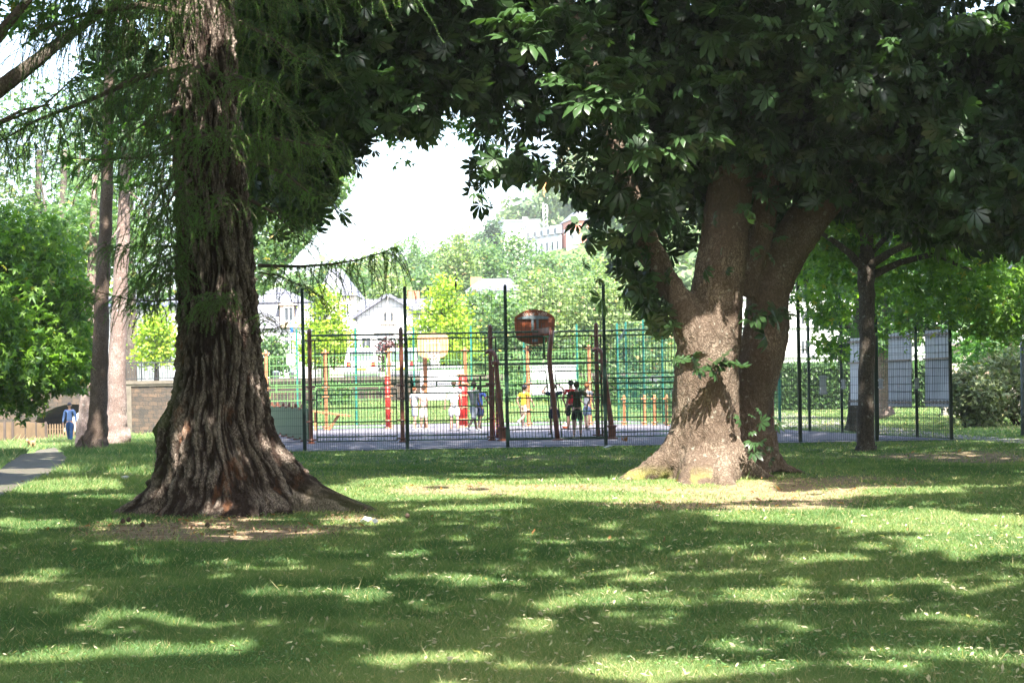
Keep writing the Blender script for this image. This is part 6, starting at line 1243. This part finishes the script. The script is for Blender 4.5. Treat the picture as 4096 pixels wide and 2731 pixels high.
P = np.stack([x0+(x1-x0)*RS.rand(n), np.where(f, Y-.1+RS.normal(size=n)*.10, Y+1.0*RS.rand(n)), np.where(f, .1+(z1-.1)*RS.rand(n), z1+RS.normal(size=n)*.07)], 1); hd = thing('hedge', ((x0+x1)/2, Y, .1), 'long clipped dark green hedge beyond the right side fence', 'hedge')
leaves('foliage', P, .19, T_OVAL, HEDGE, hd, .4, .3, None, out=np.repeat([(0, -1., -.2)], n, 0)); MB().box((x0, Y+.12, 0), (x1, Y+.9, z1-.12)).build('core', paint('hedge_core', (.018, .028, .012), .95, bmp=0), hd)
JUN = leafmat('juniper_foliage', (.06, .095, .035), (.17, .20, .09), .2, .6, odd=(.24, .17, .11)); Y = 60
for k, (sp, lab, n) in enumerate((([pb(3900, 1590, 60, 105, 110, 1.2), pb(3860, 1560, 60, 60, 70, .8)], 'bushy olive green juniper right of the court corner', 5200), ([pb(4060, 1540, 61, 130, 165, 1.5), pb(4200, 1560, 61, 120, 130, 1.3)], 'taller juniper behind the lamp post at the right edge', 6400), ([pb(3985, 1460, 66, 100, 80, 1.2)], 'loose green shrub in front of the stone wall', 2200))):
    bush('juniper_shrub', lab, sp, n, .17, JUN, T_RAG, .24, group='junipers at the right edge', shell=.4)
Y = 78; gw = thing('garden_wall', (Wx(3850, Y), Y, 0), 'pale block wall with a sloping dark coping behind the junipers', 'wall'); a = W(3770, 1395, Y); c = W(3935, 1372, Y); BLK = paint('block_wall', (.42, .38, .33), .9, var=.3, scale=2, bmp=.5)
MB().prism([(a.x, Y, -.1), (c.x+6, Y, -.1), (c.x+6, Y, c.z+.4), (c.x, Y, c.z), (a.x, Y, a.z-.2)], (0, 1, 0), .5).build('masonry', BLK, gw); MB().prism([(a.x-.1, Y-.15, a.z-.197), (c.x, Y-.15, c.z+.003), (c.x+6, Y-.15, c.z+.403), (c.x+6, Y-.15, c.z+.62), (c.x, Y-.15, c.z+.24), (a.x-.1, Y-.15, a.z+.02)], (0, 1, 0), .8).build('coping', CAPST, gw)
Y = 50; lp_ = thing('street_lamp', (Wx(4090, Y), Y, 0), 'grey lamp post with a pale upper section at the right edge', 'street lamp'); p0 = W(4096, 1760, Y); p1 = W(4086, 1150, Y); p2 = W(4084, 1095, Y)
mb = MB(); mb.tube([(p1.x, Y, -.1), (p1.x, Y, 1), (p1.x, Y, p1.z)], [.09, .07, .062], 12); mb.build('pole', paint('lamp_grey', (.16, .18, .21), .5, bmp=.1), lp_, smooth=True); mb = MB(); mb.tube([(p1.x, Y, p1.z), (p1.x, Y, p2.z), (p1.x+.05, Y-.1, p2.z+.12)], [.085, .08, .05], 12); mb.build('sleeve', SHEET, lp_, smooth=True)
mb = MB(); mb.prism([(p1.x-.35, Y-.2, p2.z+.13), (p1.x+.45, Y-.2, p2.z+.13), (p1.x+.40, Y-.2, p2.z+.22), (p1.x-.28, Y-.2, p2.z+.24)], (0, 1, 0), .3); mb.build('lamp_head', paint('lamp_head_cream', (.45, .42, .34), .5, bmp=0), lp_)
# ------------------------------------------------------------------ trees on the road and the slope behind
def road_tree(name, label, px, Y, base, top, w, n, mt, size=.24, shape='round', group=None, tm=T_OVAL, clump=.3, z0=1.95, rnd=None):
    if shape == 'cone': sp = [pb(px, base-(base-top)*(.25+.19*k), Y, w*(1-.19*k), (base-top)*.17) for k in range(4)]+[pb(px, top+(base-top)*.05, Y, w*.18, (base-top)*.08)]
    elif shape == 'weep': sp = [pb(px, (top+base)/2-20, Y, w*.75, (base-top)*.48), pb(px-w*.4, (top+base)/2+40, Y, w*.5, (base-top)*.38), pb(px+w*.45, (top+base)/2+30, Y, w*.5, (base-top)*.4)]
    else: sp = [pb(px, (top+base)/2, Y, w*.8, (base-top)*.42), pb(px-w*.4, (top+base)/2+20, Y, w*.55, (base-top)*.36), pb(px+w*.4, (top+base)/2+30, Y, w*.55, (base-top)*.34), pb(px+w*.05, top+(base-top)*.2, Y, w*.45, (base-top)*.18)]
    P = blobs(sp, n, clump*Y/105, 14, .35); b = W(px, base, Y); z0 = float(ter(b.x, Y)) if z0 is None else z0; o = thing(name, (b.x, Y, z0), label, 'tree', group); h = W(px, top, Y).z; mb = MB()
    mb.tube([(b.x, Y, z0-.1), (b.x+.05, Y, z0+(h-z0)*.4), (b.x-.05, Y, z0+(h-z0)*.85)], [.16*Y/105, .11, .03], 8)
    for k in range(7): an = k*2.4; zz = z0+(h-z0)*(.3+.07*k); r = w/F*Y*.6; mb.tube([(b.x, Y, zz), (b.x+math.cos(an)*r*.5, Y+math.sin(an)*r*.5, zz+.4), (b.x+math.cos(an)*r, Y+math.sin(an)*r, zz+.9)], [.06, .035, .012], 5)
    mb.build('trunk', BARK_D, o, smooth=True); leaves('crown', P, size, tm, mt, o, .5, .3, (b.x, Y, (z0+h)/2), rnd=rnd); return o
road_tree('hornbeam_tree', 'bright yellow green cone shaped tree left of the white gable', 1300, 107, 1500, 1138, 128, 5200, YELLOWG, .20, 'cone')
road_tree('hornbeam_tree', 'bright yellow green rounded tree behind the far hoop', 1772, 107, 1490, 1112, 160, 6200, YELLOWG, .21, 'cone')
road_tree('young_tree', 'bright green young tree left of the redwood above the railing', 625, 106, 1500, 1215, 90, 2600, YELLOWG, .22)
road_tree('young_tree', 'green bushy tree just right of the redwood trunk', 1090, 103, 1520, 1330, 80, 2000, MAPLE2, .2)
road_tree('copper_tree', 'small dark red leaved tree before the white gabled house', 1552, 112, 1480, 1350, 42, 900, COPPER, .18)
road_tree('leafy_tree', 'darker green tree between the white gable and the round tree', 1650, 113, 1500, 1330, 60, 1500, MAPLE2, .22)
for k, (px, Y, b_, t_, w, n, mt, lab) in enumerate(((2010, 112, 1560, 1160, 150, 4600, MAPLE2, 'green tree left of the rust red backboard'), (2180, 116, 1580, 1060, 190, 7000, BIRCHL, 'tall pale tree with brownish tips straight behind the backboard'), (2400, 114, 1600, 1020, 170, 5600, BIRCHL, 'tall pale feathery tree right of the backboard'), (2590, 112, 1620, 1080, 150, 4200, BIRCHL, 'pale feathery tree beside the chestnut trunk'), (2300, 108, 1620, 1330, 130, 2800, MAPLE2, 'lower green tree behind the white board on the right'), (2080, 106, 1600, 1400, 100, 1900, MAPLE2, 'small green tree between the two white boards'), (2500, 107, 1640, 1340, 120, 2600, MAPLE2, 'green tree behind the teal side posts'))):
    road_tree('broadleaf_tree', lab, px, Y, b_, t_, w, n, mt, .24, 'weep' if mt is BIRCHL else 'round', 'trees behind the far end of the court', clump=.36, z0=1.2)
road_tree('birch_tree', 'weeping birch on the slope above the round yellow green tree', 1830, 175, 1190, 925, 95, 3600, BIRCHL, .30, 'weep', z0=None)
for px, t_, w, Y in ((1010, 1100, 110, 170), (1190, 1075, 90, 165), (1500, 990, 110, 200), (1640, 950, 120, 210), (1400, 1050, 110, 160), (1700, 1060, 110, 165), (1940, 965, 100, 185), (2050, 925, 120, 200), (2180, 985, 120, 190), (2330, 1000, 120, 200), (1560, 1100, 90, 150), (1925, 1150, 100, 141), (2045, 1165, 90, 143), (2470, 960, 130, 210)):
    road_tree('slope_tree', {1010: 'pale tree on the slope just right of the redwood', 1190: 'pale tree behind the mansard roof', 1500: 'pale round tree on the skyline left of the middle', 1640: 'tall pale tree on the skyline below the sky gap', 1400: 'pale tree behind the steep roof with finials', 1700: 'pale tree behind the round yellow green tree', 1940: 'pale tree below the spruce on the slope', 2050: 'pale tree below the modern white house', 2180: 'pale tree below the dormer row', 2330: 'pale tree below the salmon house', 1925: 'pale tree hiding the walls of the chimneyed house', 2045: 'second pale tree hiding the walls of the chimneyed house', 1560: 'pale tree right above the white gable', 2470: 'pale tree on the slope behind the chestnut leaves'}[px], px, Y, t_+230, t_, w, 2600, MAPLE2 if px % 3 else BIRCHL, .36, 'round', 'trees up the near slope', z0=None, clump=.38)
o = road_tree('spruce_tree', 'small dark spruce beside the modern white house on the hill', 1974, 280, 985, 882, 24, 1500, FIR, .40, 'cone', z0=None, clump=.25)
# the wood on the hill: one far mass
n = 330; V = []; Fq = []; RR_ = []; k = 0
HW = leafmat('hill_wood_leaves', (.045, .095, .04), (.15, .21, .085), .25, .6, odd=(.26, .22, .12))
pos = []
while len(pos) < n:
    y = random.uniform(170, 470); px = random.uniform(-1500, 4700); x = (px-CX)/F*y; pxx = px
    if 255 < y < 320 and 1950 < px < 2420: continue
    z = float(ter(x, y)); qx, qy = PIX(np.array([x, y-6, z+9]))
    if y < 300 and 1960 < qx < 2400 and qy < 1000: continue
    pos.append((x, y, z))
for x, y, z in pos:
    h = random.uniform(7, 12); w = random.uniform(3, 5.2); m_ = 300; P = blobs([(x, y, z+h*.55, w, w, h*.42), (x+w*.3, y, z+h*.7, w*.6, w*.6, h*.3)], m_, .9, 12, .5)
    out = RS.normal(size=(len(P), 3)); nr = RS.normal(size=(len(P), 3))*.5+(0, 0, .5)+(P-np.array((x, y, z+h*.4)))*.2
    v, f = stamp(T_OVAL[0]*(1, 1.4, 1), T_OVAL[1], P, frames(out, nr), 1.0*(.7+.6*RS.rand(len(P)))); V.append(v); Fq.append(f+k); k += len(v); r0 = random.uniform(.1, .9); RR_.append(np.repeat(np.clip(r0+RS.normal(size=len(P))*.15, 0, 1), 4))
tag(wmesh('hillside_wood', np.concatenate(V), np.concatenate(Fq), HW, attrs={'rnd': ('FACE', np.concatenate(RR_))}), 'pale green wood covering the far hillside', 'wood', kind='stuff')

for k, (px, lab) in enumerate(((2075, 'dark green shrub at the foot of the wall, left of the backboard'), (2200, 'dark green shrub at the foot of the wall below the backboard'), (2330, 'dark green shrub at the foot of the wall behind the red shirted player'), (2440, 'dark green shrub at the foot of the wall right of the cage goal'), (2560, 'dark green shrub at the foot of the wall behind the teal posts'), (2680, 'dark green shrub right behind the chestnut trunk'), (1330, 'low green shrub in front of the wall behind the sloping bench'), (1950, 'dark green shrub at the foot of the wall behind the blue shirted player'))):
    w_ = 75 if px != 1330 else 50; top = 1500 if px > 2050 else 1540; sp = [pb(px, 1590, 92, w_, 1590-top, .8)]
    bush('green_shrub', lab, sp, 1700, .2, HEDGE if k % 2 else MAPLE2, T_OVAL, .3, group='shrubs along the foot of the stone wall', shell=.5)
# ------------------------------------------------------------------ the air
hz_m = bpy.data.materials.new('air'); hz_m.use_nodes = True; t = hz_m.node_tree; t.nodes.remove(t.nodes['Principled BSDF'])
v = t.nodes.new('ShaderNodeVolumePrincipled'); v.inputs['Color'].default_value = (.93, .95, 1, 1); v.inputs['Density'].default_value = .00032; v.inputs['Anisotropy'].default_value = .2
t.links.new(v.outputs[0], t.nodes['Material Output'].inputs['Volume'])
tag(MB().box((-420, -40, -4), (420, 760, 130)).build('haze', hz_m), kind='stuff')
